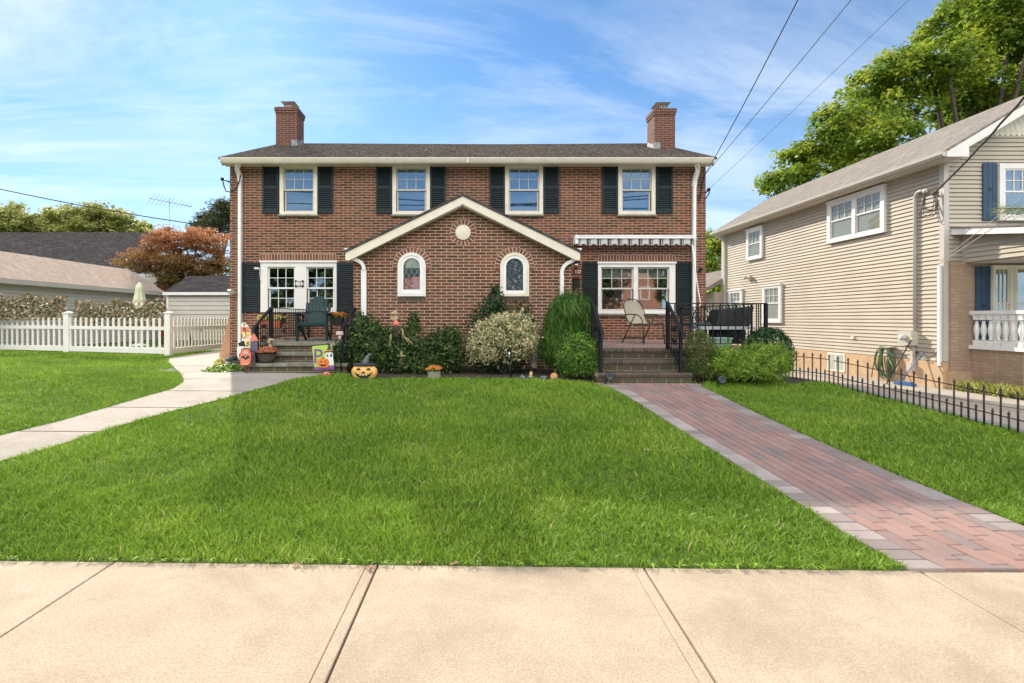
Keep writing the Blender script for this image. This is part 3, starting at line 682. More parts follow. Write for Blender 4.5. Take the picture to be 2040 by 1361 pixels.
# chimneys
def chimney(x0, x1, y0, y1, zb, zt):
    mb = MB(); mb.box(x0, x1, y0, y1, zb, zt-.2); mb.box(x0-.02, x1+.02, y0-.02, y1+.02, zt-.2, zt-.13); mb.box(x0-.035, x1+.035, y0-.035, y1+.035, zt-.13, zt-.03); mb.box(x0+.02, x1-.02, y0+.02, y1-.02, zt-.03, zt)
    c = mb.build('chimney', M['brick_side'], house)
    cx, cy = (x0+x1)/2, (y0+y1)/2
    mb = MB()
    for i in range(7):
        t = -.13+.26*i/6
        mb.beam((cx+t, cy-.13, zt), (cx+t, cy-.13, zt+.13), .01, .01); mb.beam((cx+t, cy+.13, zt), (cx+t, cy+.13, zt+.13), .01, .01); mb.beam((cx-.13, cy+t, zt), (cx-.13, cy+t, zt+.13), .01, .01); mb.beam((cx+.13, cy+t, zt), (cx+.13, cy+t, zt+.13), .01, .01)
    mb.box(cx-.14, cx+.14, cy-.14, cy+.14, zt, zt+.03); mb.box(cx-.1, cx+.1, cy-.1, cy+.1, zt, zt+.07)
    mb.add([(cx-.14, cy-.14, zt+.12), (cx+.14, cy-.14, zt+.12), (cx+.14, cy+.14, zt+.12), (cx-.14, cy+.14, zt+.12), (cx-.22, cy-.22, zt+.19), (cx+.22, cy-.22, zt+.19), (cx+.22, cy+.22, zt+.19), (cx-.22, cy+.22, zt+.19)], [(3,2,1,0),(4,5,6,7),(0,1,5,4),(1,2,6,5),(2,3,7,6),(3,0,4,7)])
    mb.build('chimney_cap', M['steel'], c)
    mb = MB(); zr = RZ0+(y0-RY0)*(RZ1-RZ0)/(RY1-RY0)
    sx = x1 if x0 < 0 else x0; s = 1 if x0 < 0 else -1
    mb.box(sx-.17*(1+s)/2-.0-.17*0, sx+.17*(1-s)/2+.0, y0-.012, y0-.003, zr-.05, zr+.17)
    for k in range(5):
        yk = y0+.02+k*(y1-y0-.06)/5; zk = RZ0+(min(yk, RY1)-RY0)*(RZ1-RZ0)/(RY1-RY0)
        mb.box(sx+s*.003, sx+s*.012, yk, yk+.1, zk-.03, zk+.14+.015*(k % 2)) if s > 0 else mb.box(sx+s*.012, sx+s*.003, yk, yk+.1, zk-.03, zk+.14+.015*(k % 2))
    mb.build('flashing', M['lead'], c)
M['steel'] = mat('galvanised', (.45,.44,.42), .4, .15, 10, metal=.6)
M['lead'] = mat('lead_flashing', (.17,.22,.25), .6, .3, 12, col2=(.4,.4,.38))
chimney(XX(549.5, 14.8), XX(592, 14.8), 14.8, 15.4, 5.2, ZZ(212, 14.8)); chimney(XX(1303.5, 13.85), XX(1345, 13.85), 13.85, 14.4, 5.0, ZZ(215, 13.85))
# header courses (real bricks on a mortar bed)
def solids(parent, name, spans, y, vert=True, m='voussoir', gap=.015, proud=.006, w=.072):
    mb = MB(); rn = []
    for (x0, x1, z0, z1) in spans:
        mb.box(x0-.004, x1+.004, y-.003, y+.01, z0-.004, z1+.004, 0); rn += [0]*6
        n = max(1, round((x1-x0)/w)); p = (x1-x0)/n
        for i in range(n): mb.box(x0+p*i+gap/2, x0+p*(i+1)-gap/2, y-proud-random.random()*.002, y+.008, z0+gap/2, z1-gap/2, 1); rn += [random.random()]*6
    return mb.build(name, [M['mortar'], M[m]], parent, rnd=rn)
cells = [(482, 523.5), (665, 748.5), (889, 974.5), (1114.5, 1198), (1340, 1378), (1390, 1405.5), (459, 472)]
[solids(house, 'header_course', [(fx(a), fx(b), fz_(336.5), fz_(328.8))], YM) for a, b in cells]
solids(house, 'lintel', [(fx(518), fx(669), fz_(519.4), fz_(505.8))], YM); solids(house, 'lintel', [(fx(1192.5), fx(1345), fz_(521.8), fz_(507.6))], YM)
# windows
T = front(YM)
for wi, (a, b) in enumerate(up_w):
    window(house, T, fx(a), fx(b), fz_(428), fz_(327.2), [(fx(a)+.09, fx(b)-.09)], mg='glass_up', backing='curtain', split=.5, inset=.06, blind=(.26, .33, .18, .30)[wi])
for i, (a, b) in enumerate(up_s): shutter(house, T, fx(a), fx(b), fz_(425.5), fz_(326.8), 'shutter')
window(house, T, fx(520), fx(671), fz_(622), fz_(520.5), [(fx(533.6), fx(588)), (fx(611), fx(666))], mc='white', ms='white2', mg='glass_low', upper=(3, 2), lower=(3, 2), backing=None, deep=.5, sill=False, head=.14, split=.5)
window(house, T, fx(1191), fx(1344.6), fz_(625), fz_(522.8), [(fx(1196.7), fx(1262)), (fx(1269.5), fx(1333))], mc='white', ms='sashgrey', mg='glass', upper=(3, 2), lower=(1, 1), backing=None, deep=.5, blind=.24, head=.12, split=.51)
for a, b, c, d in ((483.5, 517.5, 622, 523.5), (672, 704.5, 622, 523.5)): shutter(house, T, fx(a), fx(b), fz_(c), fz_(d), 'shutter')
for a, b, c, d in ((1160, 1190, 628, 522), (1346, 1377, 628, 522)): shutter(house, T, fx(a), fx(b), fz_(c), fz_(d), 'shutter_g')
# ---------- gable wing ------------------------------------------------------------------
GX0, GX1 = XX(704, YG), XX(1139, YG); gc = -.134; gs = .4816; gp = 4.126
def gr(x, off=0): return gp - off - gs*abs(x-gc)
mb = MB(); mb.add([(GX0, YG, .25), (GX1, YG, .25), (GX1, YG, gr(GX1, .12)), (gc, YG, gp-.1), (GX0, YG, gr(GX0, .12))], [(0, 1, 2, 3, 4)])
for x in (GX0, GX1): mb.add([(x, YG, .25), (x, YM, .25), (x, YM, gr(x, .12)), (x, YG, gr(x, .12))], [(0, 1, 2, 3)])
mb.build('wall', M['brick_gable'], house, recalc=False)
mb = MB(); hw = 2.38; th = .05
for s in (-1, 1):
    A = (gc, gp+.012); B = (gc+s*(hw+.02), gp+.012-gs*(hw+.02)); mb.prism([A, B, (B[0], B[1]-th), (A[0], A[1]-th)] if s > 0 else [A, (A[0], A[1]-th), (B[0], B[1]-th), B], 'y', 9.78, 11.995)
mb.build('roof', M['roof_dark'], house)
mb = MB()
for s in (-1, 1):
    A = (gc, gp-.04); B = (gc+s*hw, gp-.04-gs*hw); mb.prism([A, B, (B[0], B[1]-.155), (B[0]-s*.08, B[1]-.155+.0), (A[0], A[1]-.165)], 'y', 9.80, 9.83)
    mb.prism([(A[0], A[1]-.155), (B[0]-s*.05, B[1]-.11), (B[0]-s*.05, B[1]-.15), (A[0], A[1]-.19)], 'y', 9.832, 9.998)
mb.box(gc-.012, gc+.012, 9.793, 9.80, gp-.2, gp-.03)
mb.build('rake_board', M['cream'], house)
# medallion
def voussoirs(parent, cx, cz, r0, r1, a0, a1, n, y, legs=0, name='brick_arch'):
    mb = MB(); rn = []; K = 40
    o = [(cx+(r1+.008)*math.cos(a0+(a1-a0)*k/K), cz+(r1+.008)*math.sin(a0+(a1-a0)*k/K)) for k in range(K+1)]; i_ = [(cx+(r0-.01)*math.cos(a0+(a1-a0)*k/K), cz+(r0-.01)*math.sin(a0+(a1-a0)*k/K)) for k in range(K+1)]
    if legs: o = [(o[0][0], cz-legs)]+o+[(o[-1][0], cz-legs)]; i_ = [(i_[0][0], cz-legs)]+i_+[(i_[-1][0], cz-legs)]
    f0 = len(mb.f); vs = [(p[0], y-.004, p[1]) for p in o]+[(p[0], y-.004, p[1]) for p in i_]; L = len(o)
    mb.add(vs, [(k, L+k, L+k+1, k+1) for k in range(L-1)], 0); rn += [0]*(L-1)
    def wedge(P): mb.prism(P, 'y', y-.010, y, 1); rn.extend([random.random()]*6)
    st = (a1-a0)/n; ga = .011
    for k in range(n):
        a, b = a0+st*k, a0+st*(k+1)
        wedge([(cx+r0*math.cos(a+ga/r0), cz+r0*math.sin(a+ga/r0)), (cx+r1*math.cos(a+ga/r1), cz+r1*math.sin(a+ga/r1)), (cx+r1*math.cos(b-ga/r1), cz+r1*math.sin(b-ga/r1)), (cx+r0*math.cos(b-ga/r0), cz+r0*math.sin(b-ga/r0))])
    if legs:
        m = max(1, round(legs/.07))
        for s in (-1, 1):
            for k in range(m):
                z0, z1 = cz-legs*(k+1)/m+.005, cz-legs*k/m-.005; xa, xb = sorted((cx+s*r0, cx+s*r1)); wedge([(xa, z0), (xb, z0), (xb, z1), (xa, z1)])
    return mb.build(name, [M['mortar'], M['voussoir']], parent, rnd=rn, recalc=True)
mx, mz = XX(922.5, YG), ZZ(463.5, YG)
voussoirs(house, mx, mz, .165, .265, 0, 2*math.pi, 18, YG-.001)
mb = MB(); mb.T = lambda x, y, z: (mx+x, YG-.004-z, mz+y); mb.lathe([(0, 0), (.158, 0), (.158, .02), (.148, .032), (.14, .026), (.13, .03), (.08, .036), (.0001, .038)], n=36); mb.build('medallion', M['cream'], house)
# arched windows
def arch_poly(cx, w, z0, z1, n=20):
    r = w/2; zc = z1-r; return [(cx-r, z0), (cx+r, z0)] + [(cx+r*math.cos(math.pi*k/n), zc+r*math.sin(math.pi*k/n)) for k in range(n+1)]
def arched(px0, px1, py0, py1, gx0_, gx1_, gy0, gy1, leaded):
    u0, u1 = XX(px0, YG), XX(px1, YG); z1, z0 = ZZ(py0, YG), ZZ(py1, YG); cx = (u0+u1)/2
    v0, v1 = XX(gx0_, YG), XX(gx1_, YG); s1, s0 = ZZ(gy0, YG), ZZ(gy1, YG)
    mid = (u1-u0+v1-v0)/2
    mb = MB(); mb.ring(arch_poly(cx, u1-u0, z0, z1), arch_poly(cx, mid, (z0+s0)/2, z1-(u1-u0-mid)/2), 'y', YG-.05, YG); w = mb.build('window', M['cream' if not leaded else 'white'], house)
    mb = MB(); mb.ring(arch_poly(cx, mid, (z0+s0)/2, z1-(u1-u0-mid)/2), arch_poly(cx, v1-v0, s0, s1), 'y', YG-.038, YG); mb.build('sash', M['white2'], w)
    mb = MB(); mb.prism(arch_poly(cx, mid-.01, (z0+s0)/2, z1-(u1-u0-mid)/2-.01), 'y', YG-.006, YG-.003); mb.build('interior', M['dark'] if leaded else M['mottle'], w)
    mb = MB(); mb.prism(arch_poly(cx, v1-v0+.01, s0-.005, s1+.005), 'y', YG-.026, YG-.024); mb.build('pane', M['glass_lead'], w)
    if leaded:
        mb = MB(); ap = arch_poly(cx, v1-v0, s0, s1)
        P = []
        for sgn in (1, -1):
            for k in range(-14, 15):
                seg = [];  # clip slanted line to the arch
                for t in np.linspace(0, 1, 60):
                    z = s0+(s1-s0)*t; x = cx+k*.115+sgn*(z-s0)*.62
                    r = (v1-v0)/2; zc = s1-r; half = r if z < zc else math.sqrt(max(0, r*r-(z-zc)**2))
                    if abs(x-cx) < half: seg.append((x, YG-.030, z))
                if len(seg) > 3: mb.beam(seg[0], seg[-1], .006, .006)
        mb.build('lead_lattice', M['lead2'], w)
        mb = MB(); b = s0; h = (s1-s0)
        mb.box(v0+.01, cx-.004, YG-.020, YG-.018, b+.01, b+h*.36, 0); mb.box(cx+.006, v1-.01, YG-.020, YG-.018, b+.01, b+h*.40, 1)
        rr = random.Random(3)
        for k in range(34): mb.disc((rr.uniform(v0+.03, v1-.03), b+rr.uniform(.03, h*.33)), rr.uniform(.006, .022), YG-.022, 7, .001, rr.choice([2, 3, 4, 5, 1]))
        mb.box(cx+.02, v1-.02, YG-.022, YG-.021, b+h*.34, b+h*.385, 2)
        mb.build('window_picture', [M['p_red'], M['p_pink'], M['p_orange'], M['p_black'], M['p_white'], M['p_purple']], w)
        mb = MB(); mb.prism([(cx-r_, s1-.2) for r_ in ()] or [(v0+.02, s1-.2), (v1-.02, s1-.2), (v1-.02, s1-.13), (cx+.06, s1-.02), (cx-.06, s1-.02), (v0+.02, s1-.13)], 'y', YG-.014, YG-.011); mb.build('blind', M['blind'], w)
    rc = (u1-u0)/2; voussoirs(house, cx, z1-rc, rc+.006, rc+.105, 0, math.pi, 15, YG-.001, legs=.08)
    solids(house, 'brick_sill', [(u0-.01, u1+.01, z0-.085, z0-.005)], YG, m='bullnose', proud=.03, w=.082)
for k_, c_ in (('p_red', (.55,.07,.04)), ('p_pink', (.62,.22,.28)), ('p_orange', (.75,.22,.04)), ('p_black', (.015,.012,.018)), ('p_white', (.75,.75,.73)), ('p_purple', (.20,.06,.24)), ('p_lime', (.42,.60,.10)), ('p_yellow', (.75,.62,.2)), ('p_green', (.06,.2,.07)), ('p_cream', (.78,.72,.6)), ('p_coral', (.68,.2,.13))):
    M[k_] = mat(k_, c_, .55, .06, 10)
M['lead2'] = mat('lead_came', (.32,.34,.3), .5, .1, 10)
M['glass_lead'] = glass_mat('leaded_glass', .03, (.9, .92, .9), wav=.02)
def mottle():
    m, t, b, o = nt('mottled_glass_back')
    v = N(t, 'ShaderNodeTexVoronoi', i_Scale=26.0, feature='DISTANCE_TO_EDGE'); gm = t.nodes.new('ShaderNodeNewGeometry'); t.links.new(gm.outputs['Position'], v.inputs['Vector'])
    c = ramp(t, noise(t, 14, 5, .6, dist=1.5), [(.42, (.015,.013,.013)), (.54, (.06,.055,.05)), (.62, (.35,.33,.3)), (.75, (.6,.58,.5))])
    t.links.new(mixc(t, ramp(t, v.outputs['Distance'], [(.0, 1), (.05, 0)]), c, (.02,.02,.02)), b.inputs['Base Color']); b.inputs['Roughness'].default_value = .9; b.inputs['Specular IOR Level'].default_value = 0
    return m
M['mottle'] = mottle()
arched(792.6, 848.5, 503.7, 590.5, 806, 839, 515, 577, True)
arched(996.3, 1053.6, 503.7, 590.6, 1007, 1041, 515, 579, False)
solids(house, 'header_course', [(GX0+.01, GX1-.01, ZZ(703, YG), ZZ(688.5, YG))], YG, m='voussoir', w=.075)
# gutters + downspouts of the wing
def bend(pts, n=6):     # rounded polyline
    out = [Vector(pts[0])]
    for i in range(1, len(pts)-1):
        a, b, c = Vector(pts[i-1]), Vector(pts[i]), Vector(pts[i+1]); r = min((a-b).length, (c-b).length)*.45
        p, q = b+(a-b).normalized()*r, b+(c-b).normalized()*r
        for k in range(n+1): t = k/n; out.append(p*(1-t)**2+b*2*t*(1-t)+q*t*t)
    out.append(Vector(pts[-1])); return out
def X9(px): return XX(px, 9.9)
def Z9(py): return ZZ(py, 9.9)
def rect_pipe(name, pts, w, d, m, parent):
    mb = MB(); pts = bend(pts)
    for a, b in zip(pts[:-1], pts[1:]):
        e_ = (b-a).normalized()*.004; mb.beam(a-e_, b+e_, w, d)
    return mb.build(name, M[m], parent)
for s, a, b in ((-1, 686, 704), (1, 1144, 1159)):
    mb = MB()
    x0, x1 = sorted((X9(a), X9(b))); tip = x0 if s < 0 else x1
    zt = Z9(495.5); zb = Z9(506); prof = [(tip, zt), (tip-s*.03, zt-.035), (tip-s*.045, zb+.02), (tip-s*.055, zb), ((x1 if s < 0 else x0), zb), ((x1 if s < 0 else x0), zt)]
    mb.prism(prof, 'y', 9.84, 11.9); mb.build('gutter', M['white2'], house)
rect_pipe('downspout', [(X9(696), 9.9, Z9(503)), (X9(697), 9.9, Z9(513)), (X9(724), 9.95, Z9(524)), (X9(724), 9.95, .62)], .105, .07, 'white2', house)
rect_pipe('downspout', [(X9(1150), 9.9, Z9(503)), (X9(1149.5), 9.9, Z9(515)), (X9(1120), 9.95, Z9(530)), (X9(1119.5), 9.95, .62)], .095, .07, 'white2', house)
rect_pipe('downspout', [(fx(475.5, 11.72), 11.72, ZZ(325, 11.72)), (fx(477, 11.95), 11.8, fz_(340)), (fx(478.5, 11.95), 11.955, fz_(352)), (fx(478, 11.95), 11.955, ZZ(716, 11.95))], .105, .07, 'white2', house)
rect_pipe('downspout', [(fx(1387, 11.72), 11.72, ZZ(325, 11.72)), (fx(1385.5, 11.95), 11.8, fz_(342)), (fx(1383, 11.95), 11.955, fz_(362)), (fx(1381.5, 11.95), 11.955, 1.1)], .10, .07, 'white2', house)
# awning (folded) with striped valance
aw0, aw1 = XX(1149, 11.8), XX(1381, 11.8); za = ZZ(470, 11.8)
mb = MB(); mb.box(aw0-.03, aw1+.03, 11.72, 11.78, za-.075, za-.03, 0); mb.tube([(aw0, 11.84, za-.05), (aw1, 11.84, za-.05)], .05, 12, 1); mb.box(aw0-.05, aw0+.02, 11.74, 11.99, za-.2, za+.01, 0); mb.box(aw1-.02, aw1+.05, 11.74, 11.99, za-.12, za+.01, 0)
mb.tube([(aw0, 11.76, za-.005), (aw1, 11.76, za-.005)], .018, 8, 0)
aw = mb.build('awning', [M['white2'], M['p_black']], house)
W = aw1-aw0; n = 11.3; pitch = W/n; zt = za-.078; mb = MB(); x = aw0; K = 0
stops = [(0, .14, 1), (.14, .2, 0), (.2, .27, 1), (.27, .30, 0), (.30, .33, 1), (.33, .88, 0), (.88, .92, 1), (.92, .95, 0), (.95, 1, 1)]
while x < aw1-.01:
    for a, b, c in stops:
        xa, xb = x+pitch*a, min(x+pitch*b, aw1)
        if xb <= xa: continue
        m_ = 3
        for k in range(m_):
            p0, p1 = xa+(xb-xa)*k/m_, xa+(xb-xa)*(k+1)/m_
            def zz(p): f = ((p-x)/pitch); return zt-.165+.045*max(0, math.sin(math.pi*np.clip((f-.33)/.55, 0, 1)))
            def yy_(p): return 11.752+.008*math.sin(2*math.pi*(p-x)/pitch)
            mb.add([(p0, yy_(p0), zz(p0)), (p1, yy_(p1), zz(p1)), (p1, yy_(p1), zt), (p0, yy_(p0), zt)], [(0, 1, 2, 3)], c)
    x += pitch
mb.build('valance', [M['val_w'] if 'val_w' in M else M.setdefault('val_w', mat('valance_cloth', (.55,.54,.52), .8, .1, 8)), M['p_black']], aw, recalc=False)
mb = MB(); mb.tube([(XX(1379, 11.74), 11.74, ZZ(488, 11.74)), (XX(1388, 11.72), 11.72, ZZ(560, 11.72)), (XX(1396, 11.7), 11.7, ZZ(606, 11.7)), (XX(1384, 11.7), 11.7, ZZ(625, 11.7))], .014, 8); mb.build('awning_crank', M['white2'], aw)
# number plates, lantern, mailbox, camera, floodlight
mb = MB(); cx, cz = fx(597.5), fz_(565.5); y = YM-.034
mb.box(cx-.095, cx+.095, y-.016, y, cz-.065, cz+.065, 0)
for sx in (-1, 1):
    for sz in (-1, 1): mb.disc((cx+sx*.085, cz+sz*.06), .028, y-.020, 12, .012, 0)
mb.box(cx-.082, cx+.082, y-.020, y-.016, cz-.05, cz+.05, 1); mb.text('12', .12, (cx, cz), y-.023, 0)
mb.build('number_plate', [M['iron'], M['p_white']], house)
mb = MB(); cx, cz = fx(1150), fz_(541); y = YM-.002
mb.disc((cx, cz), .115, y-.025, 24, .023, 0, rz=.075); mb.box(cx-.11, cx+.11, y-.02, y, cz-.062, cz+.05, 0); mb.text('10', .13, (cx, cz-.012), y-.028, 1, squash=1.2); mb.build('number_plate', [M['plate'] if 'plate' in M else M.setdefault('plate', mat('maroon_plate', (.16,.035,.025), .5, .15, 10)), M['p_cream']], house)
mb = MB(); cx = fx(1148.5, 11.8); zt = ZZ(513, 11.8); y = 11.84
mb.tube(bend([(cx+.01, YM, zt-.14), (cx+.0, 11.93, zt-.02), (cx, 11.86, zt+.06), (cx, y, zt-.02), (cx, y, zt-.07)]), .009, 6)
mb.lathe([(.02, 0), (.035, -.02), (.05, -.035), (.095, -.06), (.1, -.07), (.06, -.072)], (cx, y, zt-.06), 12)
mb.lathe([(.02, -.215), (.05, -.2), (.02, -.19)], (cx, y, zt-.06), 10); mb.tube([(cx, y, zt-.26), (cx, y, zt-.1)], .006, 5)
lan = mb.build('wall_lantern', M['iron'], house); mb = MB(); mb.lathe([(.035, -.195), (.055, -.15), (.07, -.075)], (cx, y, zt-.06), 12); mb.build('lamp_glass', glass_mat('lantern_glass', .4, (.7,.68,.6), .1), lan)
mb = MB(); cx = fx(1147.5); mb.box(cx-.075, cx+.075, YM-.1, YM-.002, fz_(574), fz_(557), 0); mb.prism([(YM-.11, fz_(557)-.01), (YM-.002, fz_(557)+.04), (YM-.002, fz_(557)-.01)], 'x', cx-.08, cx+.08); mb.build('mailbox', M['iron'], house)
mb = MB(); cx, cz = fx(512, 11.9), ZZ(535, 11.9); mb.tube([(cx-.03, 11.87, cz), (cx+.04, 11.93, cz)], .026, 10); mb.ball((cx-.03, 11.87, cz), .028); mb.box(cx+.02, cx+.05, 11.93, 11.955, cz-.03, cz+.02); mb.tube([(cx+.04, 11.95, cz-.02), (cx+.05, 11.95, cz-.15), (cx+.06, 11.96, cz-.28), (cx+.1, 11.97, cz-.34)], .006, 5); mb.build('security_camera', M['white2'], house)
mb = MB(); cx, cz = XX(460, 11.8), ZZ(581, 11.8); mb.obox((cx, 11.82, cz), (.13, .1, .08), (.3, 0, .2)); mb.beam((cx+.03, 11.85, cz-.02), (cx+.08, 12, cz-.05), .03, .03); mb.build('flood_light', M['p_yellow'] if False else M['steel'], house)
mb = MB(); cx, cz = fx(1396, 11.95), fz_(537); mb.ball((cx, 11.93, cz), .045); mb.tube([(cx, 11.93, cz), (cx-.05, 11.88, cz-.06)], .025, 8); mb.box(cx-.03, cx+.03, 11.96, 12, cz-.03, cz+.03); mb.build('flood_light', M['iron'], house)
for s, px, pts in ((-1, 458, [(443, 357), (446, 370), (450, 381), (461, 383), (470, 377), (477, 360), (479, 349)]), (1, 1406, [(1412, 378), (1413, 384), (1408, 393), (1404, 397)])):
    mb = MB(); a = pts[0]; x0 = XX(a[0], 11.95); z0 = ZZ(a[1], 11.95)
    mb.tube([(XX(px, 11.95), 11.95, ZZ(a[1]+6, 11.95)), (x0, 11.95, z0)], .018, 8); mb.ball((x0, 11.95, z0), .045); mb.tube([(XX(p[0], 11.88), 11.88, ZZ(p[1], 11.88)) for p in pts], .014, 6); mb.build('service_bracket', M['iron'], house)
# loops of cable on the right end
mb = MB(); 
for k in range(4): mb.tube(bend([(XX(1405, 11.9), 11.93, ZZ(346, 11.9)), (XX(1397+k, 11.9), 11.94, ZZ(362+6*k, 11.9)), (XX(1399-k, 11.9), 11.96, ZZ(385+5*k, 11.9)), (XX(1392, 11.9), 11.97, ZZ(392+4*k, 11.9))]), .006, 5)
mb.build('house_cable', M['iron'], house)
# ---------- porches ---------------------------------------------------------------------
FL, FR = 1.126, 1.07
mb = MB(); mb.box(-3.95, GX0-.001, 9.56, 11.998, .2, FL-.06, 0)
for k, (y0, z1) in enumerate(((9.50, FL), (9.2, FL-.176), (8.9, FL-.352))):
    mb.box(-4.13, -2.27, y0+.03, y0+.4 if k else 9.9, .3, z1-.062, 0)
left_p = mb.build('porch', M['brick_step'], house)
mb = MB(); mb.box(-4.17, GX0-.003, 9.50, 11.997, FL-.06, FL); mb.box(-4.17, -2.25, 9.2, 9.53, FL-.236, FL-.176); mb.box(-4.17, -2.25, 8.9, 9.23, FL-.412, FL-.352); mb.build('step_slab', M['slab'], left_p, bevel=.008)
mb = MB(); mb.box(2.14, 5.28, 8.56, 11.998, .2, FR-.075, 0)
for k, (y0, z1) in enumerate(((8.5, FR), (8.2, FR-.18), (7.9, FR-.36))): mb.box(2.1, 3.65, y0+.035, y0+.36, .3, z1-.07, 0)
right_p = mb.build('porch', M['brick_step'], house)
mb = MB(); rn = []
mb.box(2.16, 5.26, 8.7, 11.996, FR-.07, FR-.002, 0); rn += [.5]*6
def bull(x0, x1, y, z):
    n = round((x1-x0)/.105); p = (x1-x0)/n
    for i in range(n):
        a, b = x0+p*i+.006, x0+p*(i+1)-.006; r = .032; sk = .0
        pr = [(y+.24, z-.07), (y+.01, z-.07)] + [(y+r-r*math.cos(t), z-r+r*math.sin(t)) for t in np.linspace(-.5, math.pi/2, 6)] + [(y+.24, z)]
        mb.prism(pr, 'x', a, b, 1); rn.extend([random.random()]*(len(pr)+2))
    mb.box(x0, x1, y+.02, y+.235, z-.066, z-.008, 2); rn.extend([0]*6)
bull(2.1, 3.66, 7.9, FR-.36); bull(2.1, 3.66, 8.2, FR-.18); bull(2.1, 5.28, 8.5, FR)
mb.build('bullnose_edge', [M['walk'], M['bullnose'], M['mortar']], right_p, rnd=rn)
mb = MB(); rn = []
y = 8.75; k = 0
while y < 11.9:
    x = 2.17-(k % 2)*.1
    while x < 5.25:
        a, b = max(x, 2.17), min(x+.2, 5.25)
        if b-a > .02: mb.box(a+.004, b-.004, y+.003, y+.093, FR-.01, FR+.006); rn += [random.choice([.05, .3, .5, .6])]*6
        x += .2
    y += .1; k += 1
mb.build('porch_pavers', M['paver'], right_p, rnd=rn)
# railings
def scroll(mb, c, r, turns, axis, s=1, w=.008):
    pts = []
    for k in range(22):
        t = k/21; a = s*turns*2*math.pi*t; q = r*(1-.8*t)
        pts.append((c[0]+q*math.cos(a)*axis[0], c[1]+q*math.cos(a)*axis[1], c[2]+q*math.sin(a)))
    mb.tube(pts, w, 5)
def stair_rail(x, y0, zf0, y1, zf1, h0, h1):
    """y0/zf0 top newel, y1/zf1 foot newel"""
    mb = MB(); a = Vector((x, y0, zf0+h0)); b = Vector((x, y1, zf1+h1)); d = (b-a).normalized()
    mb.beam((x, y0, zf0), (x, y0, zf0+h0), .05, .05); mb.beam((x, y1, zf1), (x, y1, zf1+h1), .05, .05)
    mb.beam(a-d*.05, b+d*.14, .055, .022); mb.beam(b+d*.13, b+d*.15+Vector((0, 0, -.07)), .05, .02)
    l0 = Vector((x, y0, zf0+.08)); l1 = Vector((x, y1, zf1+.1)); mb.beam(l0, l1, .03, .02)
    n = 7
    for i in range(1, n):
        t = i/n; mb.beam(l0.lerp(l1, t), a.lerp(b, t), .014, .014)
    m0 = (l0+a)/2; m1 = (l1+b)/2; c = m0.lerp(m1, .5)
    for s in (1, -1): scroll(mb, (c.x, c.y+.05*s, c.z+.1), .06, 1.3, (0, s), 1); scroll(mb, (c.x, c.y+.05*s, c.z-.1), .06, 1.3, (0, s), -1)
    return mb.build('stair_rail', M['iron'], house)
def flat_rail(p, q, z0, z1, n, name='railing', scr=None, w=.014):
    mb = MB(); p = Vector((*p, 0)); q = Vector((*q, 0)); up = Vector((0, 0, 1))
    mb.beam(p+up*z1, q+up*z1, .04, .018); mb.beam(p+up*(z0+.09), q+up*(z0+.09), .03, .014)
    for e in (p, q): mb.beam(e+up*z0, e+up*(z1+.004), .04, .04)
    ax = (q-p).normalized()
    for i in range(1, n):
        c = p.lerp(q, i/n); mb.beam(c+up*(z0+.09), c+up*z1, w, w)
    for t in scr or []:
        c = p.lerp(q, t); 
        for zz_, r in ((.62, .07), (.3, .07)):
            for s in (1, -1): scroll(mb, (c.x+ax.x*s*.075, c.y+ax.y*s*.075, z0+(z1-z0)*zz_), r, 1.3, (ax.x*s, ax.y*s), 1)
        for s in (1, -1): scroll(mb, (c.x+ax.x*s*.05, c.y+ax.y*s*.05, z0+(z1-z0)*.82), .04, 1.2, (ax.x*s, ax.y*s), -1)
    return mb.build(name, M['iron'], house)
stair_rail(-3.98, 9.7, FL, 9.03, FL-.352, .69, .72-.02); stair_rail(-2.35, 9.7, FL, 9.03, FL-.352, .69, .70)
flat_rail((-3.98, 9.7), (-3.98, 11.97), FL, 1.82, 20, scr=[.3, .7]); flat_rail((-2.36, 9.75), (-2.36, 9.98), FL, 1.82, 3)
stair_rail(2.17, 8.5, FR, 7.98, FR-.36, .80, .72); stair_rail(3.49, 8.5, FR, 7.98, FR-.36, .80, .72)
flat_rail((3.49, 8.53), (5.24, 8.53), FR, 1.868, 13, scr=[.72]); flat_rail((5.24, 8.56), (5.24, 11.97), FR, 1.868, 26)
# ================= RIGHT HOUSE ============================================================
RX, RYF, RYB_ = 11.1, 11.3, 21.2
rh = thing('sided_house', (RX+2.2, RYF, 0), 'tan clapboard house with blue shutters and white balustrade right of the driveway', 'house')
ZB, ZE = .60, 5.32
def siding(u0, u1, z0, z1, T, name='siding', m='siding', p=.1, parent=rh, top=None):
    """horizontal boards with a real lap; T maps (u, outward -d, w)"""
    mb = MB(T); z = z0
    while z < z1-.01:
        zt = min(z+p, z1); a0, a1 = (u0, u1) if top is None else top(z, u0, u1); b0, b1 = (u0, u1) if top is None else top(zt, u0, u1)
        mb.add([(a0, -.034, z), (a1, -.034, z), (b1, -.006, zt), (b0, -.006, zt), (a0, -.006, z), (a1, -.006, z), (b0, 0, zt), (b1, 0, zt)], [(0, 1, 2, 3), (0, 4, 5, 1)])
        z += p
    return mb.build(name, M[m], parent, recalc=False)
TS = leftface(RX)
siding(RYF+.09, RYB_, ZB, ZE, TS)
